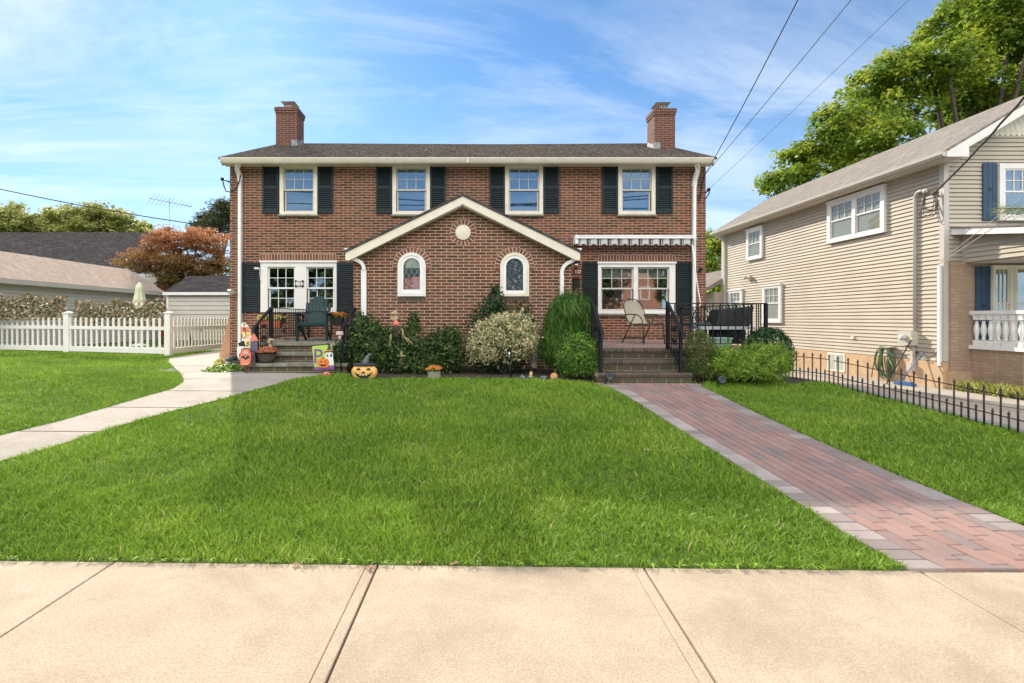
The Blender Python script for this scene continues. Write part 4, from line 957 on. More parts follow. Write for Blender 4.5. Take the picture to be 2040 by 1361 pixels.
# body core
mb = MB(); mb.box(RX+.004, 15.6, RYF+.01, RYB_, ZB-.02, ZE); mb.prism([(RX+.004, ZE), (15.5, ZE), (13.3, 6.8)], 'y', RYF+.01, RYB_); mb.build('wall', M['siding'], rh)
mb = MB(); mb.box(RX-.05, 15.5, RYF-.02, RYB_, -.3, ZB-.015); mb.build('foundation', M['stucco'], rh)
mb = MB(); mb.box(RX-.03, RX+.09, RYF-.028, RYF+.09, ZB, ZE); mb.box(RX-.03, RX+.03, RYB_-.1, RYB_+.02, ZB, ZE); mb.build('corner_board', M['siding_w'], rh)
# front gable siding
TF = front(RYF)
RXE_ = 10.7
def gtop(z, u0, u1):
    if z < ZE-.02: return u0, u1
    d = max(0, RXE_+(z-5.33)/.6-RX); return RX+d, u1-d
siding(RX+.09, 15.5, ZB+1.75, ZE, TF, 'siding'); siding(RX, 15.5, ZE, 5.9, TF, 'siding', top=gtop)
# scalloped shingles in the gable
mb = MB(TF); z = 5.88; row = 0; mb.prism([(11.66, 5.9), (13.3, 6.85), (14.9, 5.9)], 'y', -.011, -.003)
while z < 6.8:
    u = RXE_+(z+.14-5.33)/.6; e_ = 15.5-(z-ZE)/.62
    u += .065*(row % 2)
    while u < e_:
        n = 6; a = [(u+.065-.062*math.cos(math.pi*k/n), z+.04-.06*math.sin(math.pi*k/n)) for k in range(n+1)]
        mb.prism(a+[(u+.127, z+.14), (u+.003, z+.14)], 'y', -.028-.004*(row % 2), -.012-.001*(row % 2)); u += .13
    z += .1; row += 1
mb.build('scallop_shingles', M['p_cream'], rh)
# roof, eave, gutter, rake
rs = .6; RXE = 10.7; ze = 5.40; xr = 13.3; zr = ze+rs*(xr-RXE); y0, y1 = RYF-.45, RYB_+.15
mb = MB(); mb.add([(RXE, y0, ze), (xr, y0, zr), (xr, y1, zr), (RXE, y1, ze), (RXE, y0, ze-.05), (xr, y0, zr-.05), (xr, y1, zr-.05), (RXE, y1, ze-.05)], [(0,1,2,3),(4,7,6,5),(0,4,5,1),(2,6,7,3),(3,7,4,0)])
mb.add([(15.9, y0, ze), (xr, y0, zr), (xr, y1, zr), (15.9, y1, ze), (15.9, y0, ze-.05), (xr, y0, zr-.05), (xr, y1, zr-.05), (15.9, y1, ze-.05)], [(3,2,1,0),(5,6,7,4),(1,5,4,0),(3,7,6,2),(0,4,7,3)])
mb.build('roof', M['roof_tan'], rh)
mb = MB(); mb.prism([(RXE+.01, ze-.16), (RXE+.01, ze-.055), (xr, zr-.055), (xr, zr-.26), (RXE+.52, ze-.055+.52*rs-.2), (RXE+.52, ze-.16)], 'y', y0, y0+.03)
mb.prism([(15.89, ze-.16), (15.89, ze-.055), (xr, zr-.055), (xr, zr-.26)], 'y', y0, y0+.03)
mb.prism([(RXE+.03, ze-.158), (RXE+.5, ze-.158), (RXE+.5, ze+.1)], 'y', y0+.031, RYF-.03); mb.build('rake_board', M['white'], rh)
mb = MB(); mb.box(RXE+.02, RX-.001, y0+.03, y1, ze-.17, ze-.15); mb.prism([(RXE+.3, ze-.05+.18-.01), (xr, zr-.06), (xr, zr-.085), (RXE+.3, ze-.05+.18-.04)], 'y', y0+.032, RYF-.001); mb.build('soffit', M['soffit'], rh)
mb = MB(); mb.prism([(RXE+.02, ze-.15), (RXE-.05, ze-.15), (RXE-.09, ze-.1), (RXE-.10, ze-.03), (RXE-.09, ze-.03), (RXE-.04, ze-.06), (RXE+.02, ze-.04)], 'y', y0, y1); mb.build('gutter', M['siding_w'], rh)
def py_to_y(px): return RX*F/(px-CX)
# side windows: px span -> Y span on the wall plane
def sidewin(pxa, pxb, zt, zb, units, upper, lower=(1, 1), blind=.9, casing=.12):
    ya, yb = py_to_y(pxb), py_to_y(pxa)
    L = yb-ya; us = [(ya+casing+(L-2*casing)*a, ya+casing+(L-2*casing)*b) for a, b in units]
    T_ = lambda u, d, w: (RX+d, u, w)
    return window(rh, T_, ya, yb, zb, zt, us, casing=casing, mc='white2', ms='white2', upper=upper, lower=lower, mg='glass_dim', backing=None, surf=True, inset=0, proud=.095, blind=blind, sill=False, head=casing+.001)
sidewin(1653, 1768, 5.17, 3.9, [(0, .47), (.53, 1)], (3, 2), blind=.95); sidewin(1491, 1522, 5.115, 3.895, [(0, 1)], (3, 2), blind=.9)
sidewin(1523, 1560, 2.84, 1.455, [(0, 1)], (3, 2), blind=.9); sidewin(1455, 1481.5, 2.80, 1.75, [(0, 1)], (3, 2), blind=.9)
# front windows and shutters
def bshut(x0, x1, z0, z1, y):
    mb = MB(); w = (x1-x0)/3
    for k in range(3):
        a, b = x0+w*k+.004, x0+w*(k+1)-.004; mb.prism([(a, z0), (b, z0), (b, z1-.02)]+[((a+b)/2+(b-a)/2*math.cos(t), z1-.02+.03*math.sin(t)) for t in np.linspace(.3, math.pi-.3, 5)]+[(a, z1-.02)], 'y', y-.03, y-.008)
    mb.box(x0+.01, x1-.01, y-.012, y-.002, z0+.02, z1-.03); c = ((x0+x1)/2, (z0+z1)/2+.05)
    o = mb.build('shutter', M['shutter_b'], rh); mb = MB()
    for s in (-1, 1):
        for zz_ in (.12, .2): mb = MB(); mb.disc((c[0]+s*w*.9, z1-zz_), .012, y-.032, 8); mb.build('shutter_hole', M['p_black'], o)
    mb = MB(); mb.prism([(c[0], c[1]-.055)]+[(c[0]+.05*math.sin(q)**3*1.1, c[1]+.05*(.8*math.cos(q)-.35*math.cos(2*q))) for q in np.linspace(-2.6, 2.6, 20)][::-1], 'y', y-.033, y-.030); mb.build('shutter_ornament', M['p_black'], o)
bshut(11.95, 12.28, 3.89, 5.23, RYF-.03)
window(rh, front(RYF), 12.30, 13.4, 3.88, 5.20, [(12.42, 13.28)], casing=.12, mc='white', ms='white2', upper=(4, 2), lower=(1, 1), mg='glass', backing=None, surf=True, inset=0, proud=.095, sill=False)
# brick ground floor
mb = MB(); mb.box(11.17, 15.4, 11.20, 11.33, .36, 2.92); mb.build('wall', M['brick_tan'], rh)
mb = MB(); mb.box(11.12, 15.3, 11.18, 11.34, -.2, .37); mb.build('foundation', M['stucco'], rh)
bshut(XX(1941, 11.2), XX(1971, 11.2), .9, 2.80, 11.19)
window(rh, front(11.2), XX(1970, 11.2), XX(2012, 11.2), 1.0, 2.83, [(XX(1970, 11.2)+.05, XX(2004, 11.2))], casing=.06, mc='cream', ms='cream', upper=(3, 2), lower=(3, 2), backing=None, surf=True, inset=0, proud=.095, sill=False)
window(rh, front(11.2), XX(2013, 11.2), XX(2013, 11.2)+1.2, 1.0, 2.83, [(XX(2013, 11.2)+.05, XX(2013, 11.2)+1.15)], casing=.06, mc='cream', ms='cream', upper=(1, 1), lower=(1, 1), mg='glass', backing=None, surf=True, inset=0, proud=.095, sill=False)
# porch
mb = MB(); mb.box(11.62, 15.2, 8.0, 11.19, -.2, .90); mb.build('porch', M['brick_tan'], rh); mb = MB(); mb.box(11.56, 15.3, 7.94, 11.195, .905, .99); mb.build('porch_floor', M['white2'], rh)
mb = MB(); mb.box(11.57, 11.69, 8.0, 11.19, 1.70, 1.78); mb.box(11.60, 11.66, 8.0, 11.19, 1.66, 1.70); mb.build('balustrade_rail', M['white2'], rh)
bp = [(.045, 0), (.045, .12), (.03, .13), (.038, .15), (.025, .17), (.03, .2), (.05, .3), (.052, .38), (.035, .48), (.024, .53), (.036, .545), (.024, .56), (.045, .58), (.045, .665)]
y = 11.08; pb = None
while y > 8.0:
    mb = MB(); mb.box(-.045, .045, -.045, .045, 0, .12); mb.lathe(bp[2:-2], (0, 0, 0), 10); mb.box(-.045, .045, -.045, .045, .58, .67)
    if pb is None: pb = mb.build('baluster', M['white2'], rh); pb.location = (11.63-rh.location.x, y-rh.location.y, .99); me0 = pb.data; me0.transform(Matrix.Translation(Vector(rh.location)))
    else:
        c = pb.copy(); COL.objects.link(c); c.parent = rh; c.location = (11.63-rh.location.x, y-rh.location.y, .99)
    y -= .15
mb = MB(); mb.prism([(8.0, 2.905), (11.28, 2.905), (11.28, 3.55), (8.0, 3.05)], 'x', 11.50, 11.56); mb.build('porch_beam', M['siding'], rh)
TP = leftface(11.5)
def ptop(z, u0, u1):
    return (u0 + max(0, (z-3.05)/.152), u1) if z > 3.05 else (u0, u1)
siding(8.0, 11.17, 2.905, 3.55, TP, 'siding', top=ptop, p=.105)
mb = MB(); mb.prism([(8.0, 3.06), (11.28, 3.56), (11.28, 3.70), (8.0, 3.20)], 'x', 11.24, 11.29); mb.build('fascia', M['white2'], rh)
mb = MB(); mb.prism([(7.9, 3.19), (11.28, 3.705), (11.28, 3.74), (7.9, 3.22)], 'x', 11.22, 15.6); mb.build('roof', M['roof_tan'], rh)
mb = MB(); mb.box(11.57, 15.3, 8.0, 11.19, 2.88, 2.904); mb.build('soffit', M['soffit'], rh)
# downspouts, conduit, meter
rect_pipe('downspout', [(RX-.045, 11.36, 2.85), (RX-.045, 11.36, .5)], .07, .06, 'white2', rh)
rect_pipe('downspout', [(RXE+.0, 21.0, 5.2), (RX-.05, 20.9, 4.95), (RX-.05, 20.9, .4)], .09, .07, 'siding_w', rh)
mb = MB(); px_ = RX-.06; mb.tube(bend([(px_, 11.98, 1.3), (px_, 11.98, 4.62), (px_-.03, 11.86, 4.72), (px_-.04, 11.70, 4.70)], 8), .035, 12); mb.ball((px_-.04, 11.66, 4.68), (.05, .07, .06)); mb.build('conduit', M['siding_w'], rh)
mb = MB(); rr = random.Random(5)
for k in range(6): mb.tube(bend([(px_-.04, 11.66, 4.66), (px_-.1-rr.random()*.1, 11.75-rr.random()*.2, 4.25-rr.random()*.25), (px_-.06, 11.5-rr.random()*.2, 4.2-rr.random()*.2), (px_-.03, 11.35+rr.random()*.1, 4.55+rr.random()*.1)]), .008, 5)
mb.build('service_wires', M['rust'], rh)
mb = MB(); mb.box(RX-.2, RX-.02, 11.93, 12.31, .94, 1.29, 0); mb.lathe([(.07, 0), (.07, .05), (.06, .08), (.001, .085)], (0, 0, 0), 14, 0) if False else None
mb.T = lambda x, y, z: (RX-.2-z, 12.10+x, 1.13+y); mb.lathe([(.075, 0), (.075, .05), (.065, .10), (.001, .105)], (0, 0, 0), 14, 0); mb.T = None
mb.box(RX-.1, RX-.03, 12.0, 12.06, .35, .94, 0); mb.box(RX-.16, RX-.04, 11.98, 12.1, .3, .5, 0); mb.build('meter_box', M['siding_w'], rh)
mb = MB(); mb.tube(bend([(RX-.06, 11.95, .75), (RX-.14, 11.7, .62), (RX-.05, 11.5, .7), (RX-.04, 11.42, .85)]), .008, 5); mb.tube([(RX-.1, 11.9, .8), (RX-.13, 11.85, .75)], .03, 8); mb.build('hose_tap', M['rust'], rh)
mb = MB(); mb.box(RX-.07, RX-.02, 13.9, 13.98, 1.02, 1.09); mb.build('outlet_box', M['white2'], rh)
mb = MB(); mb.ball((RX-.12, 19.2, 3.25), .08); mb.ball((RX-.12, 18.95, 3.22), .08); mb.box(RX-.06, RX-.02, 19.0, 19.15, 3.2, 3.32); mb.build('flood_light', M['siding_w'], rh)
# basement window
mb = MB(leftface(RX-.05)); mb.box(14.22, 14.9, -.015, .0, .02, .56); o = mb.build('window', M['white2'], rh); mb = MB(leftface(RX-.05)); mb.box(14.27, 14.85, -.02, -.016, .07, .52); mb.build('blind', M['blind'], o); mb = MB(leftface(RX-.05)); mb.box(14.54, 14.57, -.03, -.02, .07, .52); mb.build('sash', M['white2'], o)
# rear annex seen in the gap
mb = MB(); mb.box(RX-.35, 13.5, RYB_+.02, 26, -.1, 2.75); mb.build('annex_wall', M['siding'], rh)
siding(RYB_+.1, 26, .3, 2.75, leftface(RX-.352)); siding(RX-.35, RX, .3, 2.75, front(RYB_+.0))
mb = MB(); mb.prism([(RX-.9, 2.72), (RX-.9, 2.86), (12, 3.9), (12, 3.6)], 'y', RYB_-.1+.06, 26.2); mb.build('annex_roof', M['roof_tan'], rh)

# hose, brooms at the wall (things)
t = thing('garden_hose', (RX-.15, 12.75, .1), 'coiled green garden hose hanging on the tan house wall left of the meter', 'hose')
mb = MB(); rr = random.Random(8)
for k in range(13):
    a = rr.uniform(.13, .24); b = rr.uniform(.34, .44); c = (RX-.14+rr.uniform(-.06, .06), 12.72+rr.uniform(-.05, .05), .48+rr.uniform(-.03, .03)); ph = rr.random()*6
    mb.tube([(c[0]+.02*math.sin(th+ph), c[1]+a*math.sin(th)*(1+.15*math.sin(2*th+ph)), c[2]+b*math.cos(th)) for th in np.linspace(0, 2*math.pi, 22)], .012, 6)
mb.tube(bend([(RX-.18, 12.95, .75), (RX-.2, 13.05, .3), (RX-.2, 13.1, .02)]), .012, 6); mb.tube(bend([(RX-.18, 12.6, .6), (RX-.2, 12.35, .2), (RX-.22, 12.5, -.02)]), .012, 6)
mb.build('coil', mat('hose_green', (.05,.11,.045), .4, .3, 30, col2=(.13,.2,.09)), t)
mb = MB(); mb.box(RX-.2, RX-.03, 12.55, 12.9, .84, .88); mb.build('hose_hanger', M['siding_w'], t)
t = thing('push_broom', (RX-.4, 11.75, -.03), 'blue push broom leaning against the tan house wall beside the meter', 'broom')
mb = MB(); mb.tube([(RX-.4, 12.0, .02), (RX-.06, 11.75, .82)], .013, 8); mb.build('handle', mat('blue_metal', (.16,.2,.42), .35, .1), t)
mb = MB(); mb.obox((RX-.42, 11.85, .0), (.12, .45, .06), (0, 0, .15)); mb.obox((RX-.42, 11.85, .045), (.08, .3, .03), (0, 0, .15)); mb.build('brush_head', mat('blue_bristles', (.04,.14,.32), .8, .4, 60), t)
t = thing('pole_broom', (RX-.5, 12.0, -.03), 'long black pole with yellow tip leaning beside the meter box', 'pole')
mb = MB(); mb.tube([(RX-.75, 12.0, -.03), (RX-.22, 11.9, 1.08)], .013, 8); mb.build('handle', M['iron'], t); mb = MB(); mb.tube([(RX-.23, 11.9, 1.07), (RX-.2, 11.9, 1.12)], .02, 8); mb.build('cap', M['p_yellow'], t)
# lily bed beside the porch
P_ = []; n = 2600; yy = RNG.uniform(8.0, 11.0, n); xx = 11.32+RNG.normal(0, .14, n)
t = thing('lilyturf', (11.3, 9.8, -.04), 'yellow green lilyturf border along the brick porch of the tan house', 'grass clump')
pts = np.stack([xx, yy, -.02+.16*RNG.random(n)], 1); d = np.stack([np.sign(xx-11.3)*RNG.random(n)*.8, RNG.normal(0, .5, n), np.full(n, .9)], 1)
leaves('foliage', pts, np.stack([RNG.normal(0, 1, n), RNG.normal(0, 1, n), RNG.normal(0, .3, n)], 1), .26*(.6+.7*RNG.random(n)), .09, M['lf_lily'], t, None, d, .2)

# ================= LEFT SIDE ===============================================================
# garage with light roof running back
GXW, GY0, GY1 = -14.5, 13.4, 22.9
t = thing('garage', (GXW-2, GY0, .5), 'long low garage with sunlit beige shingle roof and pale siding behind the picket fence', 'garage')
garage = t
zg = 2.86; xrg = -16.3; zrg = 3.95
mb = MB(); mb.box(-18.6, GXW-.25, GY0, GY1, .2, zg-.02); mb.prism([(-18.6, zg-.02), (GXW-.25, zg-.02), (xrg, zrg-.1)], 'y', GY0, GY1); mb.build('wall', M['siding_w'], t)
siding(GY0, GY1, .5, zg-.1, lambda u, d, w: (GXW-.25-d, u, w), 'siding', 'siding_w', .12, t)
mb = MB(); mb.add([(GXW, GY0-.2, zg), (GXW, GY1+.2, zg), (xrg, GY1+.2, zrg), (xrg, GY0-.2, zrg), (GXW, GY0-.2, zg-.05), (GXW, GY1+.2, zg-.05), (xrg, GY1+.2, zrg-.05), (xrg, GY0-.2, zrg-.05)], [(0,1,2,3),(4,7,6,5),(0,4,5,1),(1,5,6,2),(3,7,4,0)])
mb.add([(-18.8, GY0-.2, zg-.1), (-18.8, GY1+.2, zg-.1), (xrg, GY1+.2, zrg), (xrg, GY0-.2, zrg)], [(3, 2, 1, 0)]); mb.build('roof', M['roof_garage'], t)
mb = MB(); mb.box(GXW-.06, GXW+.06, GY0-.2, GY1+.24, zg-.16, zg-.03); mb.box(GXW-.25, GXW-.02, GY0, GY1+.2, zg-.17, zg-.15); mb.build('gutter', M['siding_w'], t)
rect_pipe('downspout', [(GXW, GY1+.1, zg-.16), (GXW-.02, GY1+.1, zg-.35), (GXW-.2, GY1+.05, zg-.5), (GXW-.2, GY1+.05, .5)], .1, .08, 'white2', t)
mb = MB(); mb.box(GXW-.22, GXW-.16, 17.0, 17.35, 2.0, 2.35); mb.box(GXW-.22, GXW-.12, 21.3, 21.5, 2.3, 2.6); mb.build('wall_light', M['siding_w'], t)
# dark roofed house behind
t = thing('dark_roof_house', (-26, 27, .5), 'wide house with charcoal shingle roof beyond the garage', 'house')
YH = 27.0; YR = 31.5; zr_ = ZZ(463, YR); ze_ = ZZ(548, YH)
mb = MB(); mb.box(-45, XX(318, YH)-.3, YH+.4, 36, 0, ze_); mb.build('wall', M['siding_w'], t)
mb = MB(); a = XX(330, YR); b = XX(330, YH)
mb.add([(-46, YH, ze_), (a, YH, ze_), (a, YR, zr_), (-46, YR, zr_), (-46, 36.4, ze_), (a, 36.4, ze_)], [(0, 1, 2, 3), (3, 2, 5, 4)]); mb.build('roof', M['roof_dark'], t, recalc=False)
mb = MB(); mb.prism([(YH+.4, ze_), (36, ze_), (YR, zr_-.05)], 'x', a-.3, a-.2); mb.build('gable_wall', M['white2'], t)
mb = MB(); ax_, ay = XX(337.5, 30), 30.0; zt = ZZ(397, 30); mb.tube([(ax_, ay, ze_), (ax_, ay, zt)], .025, 6)
p0 = Vector((XX(297, 29.5), 29.5, ZZ(395, 29.5))); p1 = Vector((XX(383, 30.5), 30.5, ZZ(412, 30.5))); mb.tube([p0, p1], .02, 6)
for k in range(11):
    c = p0.lerp(p1, .05+.09*k); l = .75-.05*k; dv = Vector((.75, -.55, .35)).normalized(); mb.tube([c-dv*l, c+dv*l], .010, 4)
mb.build('tv_antenna', M['steel'], t)
# shed
t = thing('shed', (XX(395, 22), 22, .5), 'pale clapboard shed with dark hipped roof next to the brick house', 'shed')
sx0, sx1 = XX(333, 22), XX(470, 22)+2; zs0 = ZZ(583, 22); zs1 = ZZ(550, 24)
mb = MB(); mb.box(sx0+.01, sx1, 22.01, 25, 0, zs0); mb.build('wall', M['siding_w'], t); siding(sx0, sx1, .4, zs0-.02, front(22), 'siding', 'siding_w', .2, t)
mb = MB(); mb.add([(sx0-.1, 21.85, zs0), (sx1, 21.85, zs0), (sx1, 24, zs1), (XX(376, 24), 24, zs1), (sx0-.1, 26, zs0), (sx1, 26, zs0), (sx0-.1, 21.85, zs0-.08), (sx1, 21.85, zs0-.08)], [(0, 1, 2, 3), (4, 0, 3), (3, 2, 5, 4), (0, 6, 7, 1)]); mb.build('roof', M['roof_dark'], t, recalc=False)
mb = MB(); mb.box(sx0-.02, sx0+.08, 21.96, 22.02, .3, zs0); mb.box(sx0-.1, sx1, 21.83, 21.86, zs0-.12, zs0+.01); mb.build('trim', M['white2'], t)
t = thing('red_barn', (XX(328, 26), 26, .5), 'dark red shed wall in the gap between garage and pale shed', 'shed')
mb = MB(); mb.box(XX(312, 26), XX(350, 26), 26, 28, 0, ZZ(566, 26)); mb.build('wall', mat('barn_red', (.16,.022,.018), .8, .25, 3), t)
mb = MB(); mb.prism([(XX(308, 26), ZZ(566, 26)), (XX(331, 26), ZZ(548, 26)), (XX(354, 26), ZZ(566, 26))], 'y', 25.9, 28.1); mb.build('roof', M['roof_dark'], t)
# patio umbrella (closed)
ux, uy = XX(278, 17.5), 17.5
t = thing('patio_umbrella', (ux, uy, .6), 'closed pale green patio umbrella behind the picket fence', 'umbrella')
mb = MB(); mb.tube([(ux, uy, .6), (ux, uy, ZZ(563, uy))], .025, 8); mb.lathe([(.3, 0), (.3, .06), (.05, .1)], (ux, uy, .6), 16); mb.build('pole', M['white2'], t)
mb = MB(); K = 48; zt = ZZ(563, uy); zb = ZZ(612, uy)-.35
rows = [(.03, 0), (.075, .05), (.12, .12), (.135, .2), (.128, .24), (.17, .45), (.22, .72), (.27, 1.0)]
vs = []
for r, f in rows:
    for k in range(K):
        a = 2*math.pi*k/K; q = r*(1+.42*abs(math.sin(a*3.5))*f-.2*f); vs.append((ux+q*math.cos(a), uy+q*math.sin(a), zt-(zt-zb)*f))
mb.add(vs, [(i*K+k, i*K+(k+1) % K, (i+1)*K+(k+1) % K, (i+1)*K+k) for i in range(len(rows)-1) for k in range(K)]+[tuple(range(K))], 0, True)
mb.build('canopy', mat('umbrella_cloth', (.66,.66,.46), .8, .08, 6), t)
# patio furniture seen through the fence
t = thing('patio_table', (-11.2, 18.5, .62), 'dark patio table on the sunlit lawn behind the picket fence', 'table')
mb = MB(); mb.box(-12.2, -10.4, 18.0, 19.0, 1.22, 1.26); mb.build('table_top', M['white2'], t)
mb = MB()
for x in (-12.1, -10.5):
    for y in (18.1, 18.9): mb.tube([(x, y, 1.22), (x+.1, y, .6)], .025, 6)
mb.build('leg', M['iron'], t)

# white picket fence: posts and panels ------------------------------------------------------
pf = thing('picket_fence', (-7.9, 12.7, .6), 'white picket fence with square capped posts across the left yard', 'fence')
A = (-7.9, 12.7); B = (-7.82, 15.9); C = (XX(135, 13.75), 13.75); D = (C[0]+(C[0]-A[0])*1.05, C[1]+(C[1]-A[1])*1.0)
FH = 1.0
def post(p, s=.15, h=1.17):
    z = gz(*p); mb = MB(); mb.box(p[0]-s/2, p[0]+s/2, p[1]-s/2, p[1]+s/2, z-.1, z+h-.06); mb.build('post', M['fence_w'], pf, bevel=.008)
    mb = MB(); mb.box(p[0]-s/2-.02, p[0]+s/2+.02, p[1]-s/2-.02, p[1]+s/2+.02, z+h-.058, z+h-.03); mb.add([(p[0]-s/2, p[1]-s/2, z+h-.03), (p[0]+s/2, p[1]-s/2, z+h-.03), (p[0]+s/2, p[1]+s/2, z+h-.03), (p[0]-s/2, p[1]+s/2, z+h-.03), (p[0], p[1], z+h+.01)], [(0,1,4),(1,2,4),(2,3,4),(3,0,4),(3,2,1,0)]); mb.build('post_cap', M['white2'], pf)
def panel(p, q, n, h=FH):
    p = Vector((*p, 0)); q = Vector((*q, 0)); d = (q-p).normalized(); nrm = Vector((-d.y, d.x, 0)); mb = MB(); zp, zq = gz(p.x, p.y), gz(q.x, q.y)
    for zz_, hh in ((.12, .14), (.72, .09)): mb.beam(p+Vector((0,0,zp+zz_)), q+Vector((0,0,zq+zz_)), .05, hh)
    L = (q-p).length; w = .068
    for i in range(n):
        c = p.lerp(q, (i+.5)/n); z = zp+(zq-zp)*(i+.5)/n; pr = [(-w/2, .05), (w/2, .05), (w/2, h-.03), (w*.32, h-.008), (0, h), (-w*.32, h-.008), (-w/2, h-.03)]
        vs = [c+d*a+nrm*s+Vector((0, 0, z+b)) for s in (-.011, .011) for a, b in pr]; k = len(pr)
        mb.add(vs, [tuple(range(k)), tuple(range(2*k-1, k-1, -1))]+[(j, k+j, k+(j+1) % k, (j+1) % k) for j in range(k)])
    return mb.build('picket_panel', M['fence_w'], pf)
for p in (A, C, D): post(p)
panel(A, C, 18); panel(C, D, 18); panel(A, B, 20); 
D2 = (D[0]+(C[0]-A[0])*.9, D[1]+.6); panel(D, D2, 14)
# expanding willow trellis with fake ivy behind the fence
def trellis(pxa, pxb, py0, py1, Y0, Y1, label):
    xa, xb = XX(pxa, Y0), XX(pxb, Y1); t = thing('ivy_trellis', ((xa+xb)/2, (Y0+Y1)/2, .6), label, 'trellis', 'artificial ivy trellises on the picket fence')
    z1 = ZZ(py0, (Y0+Y1)/2); z0 = z1-.75; L = xb-xa
    def pt(u, w): return (xa+u*L, Y0+(Y1-Y0)*u, z0+w*(z1-z0))
    mb = MB(); n = 16
    for k in range(-4, n+4):
        for s in (1, -1):
            u0, u1 = k/n, (k+s*4)/n; w0, w1 = 0, 1
            if u1 < 0: w1 = (0-u0)/(u1-u0); u1 = 0
            if u1 > 1: w1 = (1-u0)/(u1-u0); u1 = 1
            if u0 < 0: w0 = (0-u0)/(u1-u0) if u1 > u0 else 0; u0 = max(u0, 0)
            if 0 <= u0 <= 1 and 0 <= u1 <= 1: mb.beam(pt(u0, w0), pt(u1, w1), .012, .012)
    mb.build('lattice', mat('willow', (.30,.18,.11), .8, .3, 20), t)
    m = int(1000*L); u = RNG.random(m); w = RNG.random(m)**.8*(.9+.13*np.sin(u*L*5)+.08*np.sin(u*L*13+1)); p = np.stack([xa+u*L, Y0+(Y1-Y0)*u+RNG.normal(0, .035, m), z0+w*(z1-z0)], 1)
    leaves('ivy', p, np.tile([[.2, -1, .4]], (m, 1)), .075*(.6+.7*RNG.random(m)), .7, M['lf_ivy'], t, None, None, .7)
trellis(-30, 131, 587, 0, 14.35, 13.95, 'leafy expanding trellis left of the middle fence post'); trellis(150, 330, 599, 0, 13.85, 12.95, 'leafy expanding trellis right of the middle fence post')

# low black iron fence beside the drive --------------------------------------------------------
ifn = thing('iron_fence', (5.9, 7, .3), 'low black spiked garden fence between right lawn and driveway', 'fence')
Y = 8.88; k = 0; pts_ = []
while Y > 3.3: pts_.append((drop_x(Y)-.24, Y)); Y -= .078
sect = []
for i, (x, y) in enumerate(pts_):
    if i % 16 == 0: sect.append(MB())
    mb = sect[-1]; z = gz(x, y); tall = i % 2 == 0; h = (.50 if tall else .24)+random.uniform(-.008, .008); lx = random.uniform(-.012, .012)
    mb.tube([(x, y, z-.05), (x+lx, y+lx*.5, z+h-.06)], .0105, 6); q = (x+lx, y+lx*.5, z+h)
    mb.lathe([(.011, -.065), (.018, -.058), (.010, -.05), (.019, -.03), (.001, .012)], q, 8, sq=.6)
    if i+1 < len(pts_):
        x2, y2 = pts_[i+1]; z2 = gz(x2, y2)
        mb.tube([(x, y, z+.17), (x2, y2, z2+.17)], .007, 5)
        if i % 32 != 12: mb.tube([(x, y, z+.42), (x2, y2, z2+.42)], .007, 5)
for s in sect: s.build('fence_section', M['rust'], ifn, recalc=False)
# ================= SMALL THINGS =============================================================
# --- shrubs
def sz(px0, px1, py0, py1, Y):   # ellipsoid from a pixel box at depth Y
    x0, x1 = XX(px0, Y), XX(px1, Y); z1, z0 = ZZ(py0, Y), ZZ(py1, Y); return ((x0+x1)/2, Y, (z0+z1)/2, (x1-x0)/2, (x1-x0)/2*.8, (z1-z0)/2)
def bl(px0, px1, py0, py1, Y, ry=None):
    b = list(sz(px0, px1, py0, py1, Y)); 
    if ry: b[4] = ry
    return tuple(b)
shrub('rose_bush', 'sprawling dark green rose bush below the left arched window', (XX(800, 9.25), 9.25, .55),
      [bl(690, 775, 630, 745, 9.3, .4), bl(745, 860, 650, 752, 9.2, .5), bl(830, 925, 655, 745, 9.2, .45), bl(700, 735, 622, 690, 9.4, .25), bl(870, 925, 650, 700, 9.3, .3), bl(860, 930, 680, 752, 9.1, .3), bl(690, 800, 650, 750, 9.0, .3), bl(655, 700, 680, 745, 9.15, .2), bl(810, 838, 622, 670, 9.4, .2), bl(760, 900, 700, 757, 8.95, .35)],
      M['lf_rose'], n=24000, lsize=.055, asp=.55, shell=.35, stems=26, lump=.25)
shrub('euonymus', 'round cream variegated euonymus bush in front of a darker shrub', (XX(1000, 8.95), 8.95, .55),
      [bl(930, 1005, 640, 735, 8.95, .4), bl(985, 1072, 622, 735, 8.95, .42), bl(960, 1030, 625, 700, 8.8, .35)], M['lf_euo'], n=15000, lsize=.05, asp=.45, shell=.68, lump=.2)
shrub('dark_shrub', 'tall dark green shrub standing behind the variegated bush', (XX(980, 9.5), 9.5, .55),
      [bl(926, 1045, 592, 740, 9.5, .35), bl(968, 1005, 568, 640, 9.5, .2), bl(1010, 1068, 604, 740, 9.5, .3), bl(930, 1050, 690, 750, 9.1, .3)], M['lf_deep'], n=9000, lsize=.045, asp=.6, shell=.6, lump=.2)
shrub('yew_shrub', 'tall shaggy green yew shrub left of the right porch steps', (XX(1130, 9.0), 9.0, .5),
      [bl(1082, 1186, 583, 720, 9.0, .42), bl(1070, 1170, 640, 745, 9.0, .42), bl(1095, 1180, 590, 660, 8.9, .35)], M['lf_yew'], n=11000, lsize=.27, asp=.042, shell=.5, axis=(0, -.15, 1.1), jit=.35, lump=.16)
shrub('boxwood', 'bright green boxwood beside the left stair rail of the right porch', (XX(1152, 8.3), 8.3, .5),
      [bl(1104, 1200, 668, 762, 8.3, .36), bl(1118, 1190, 662, 720, 8.3, .3)], M['lf_box'], n=12000, lsize=.034, asp=.5, shell=.62, lump=.17)
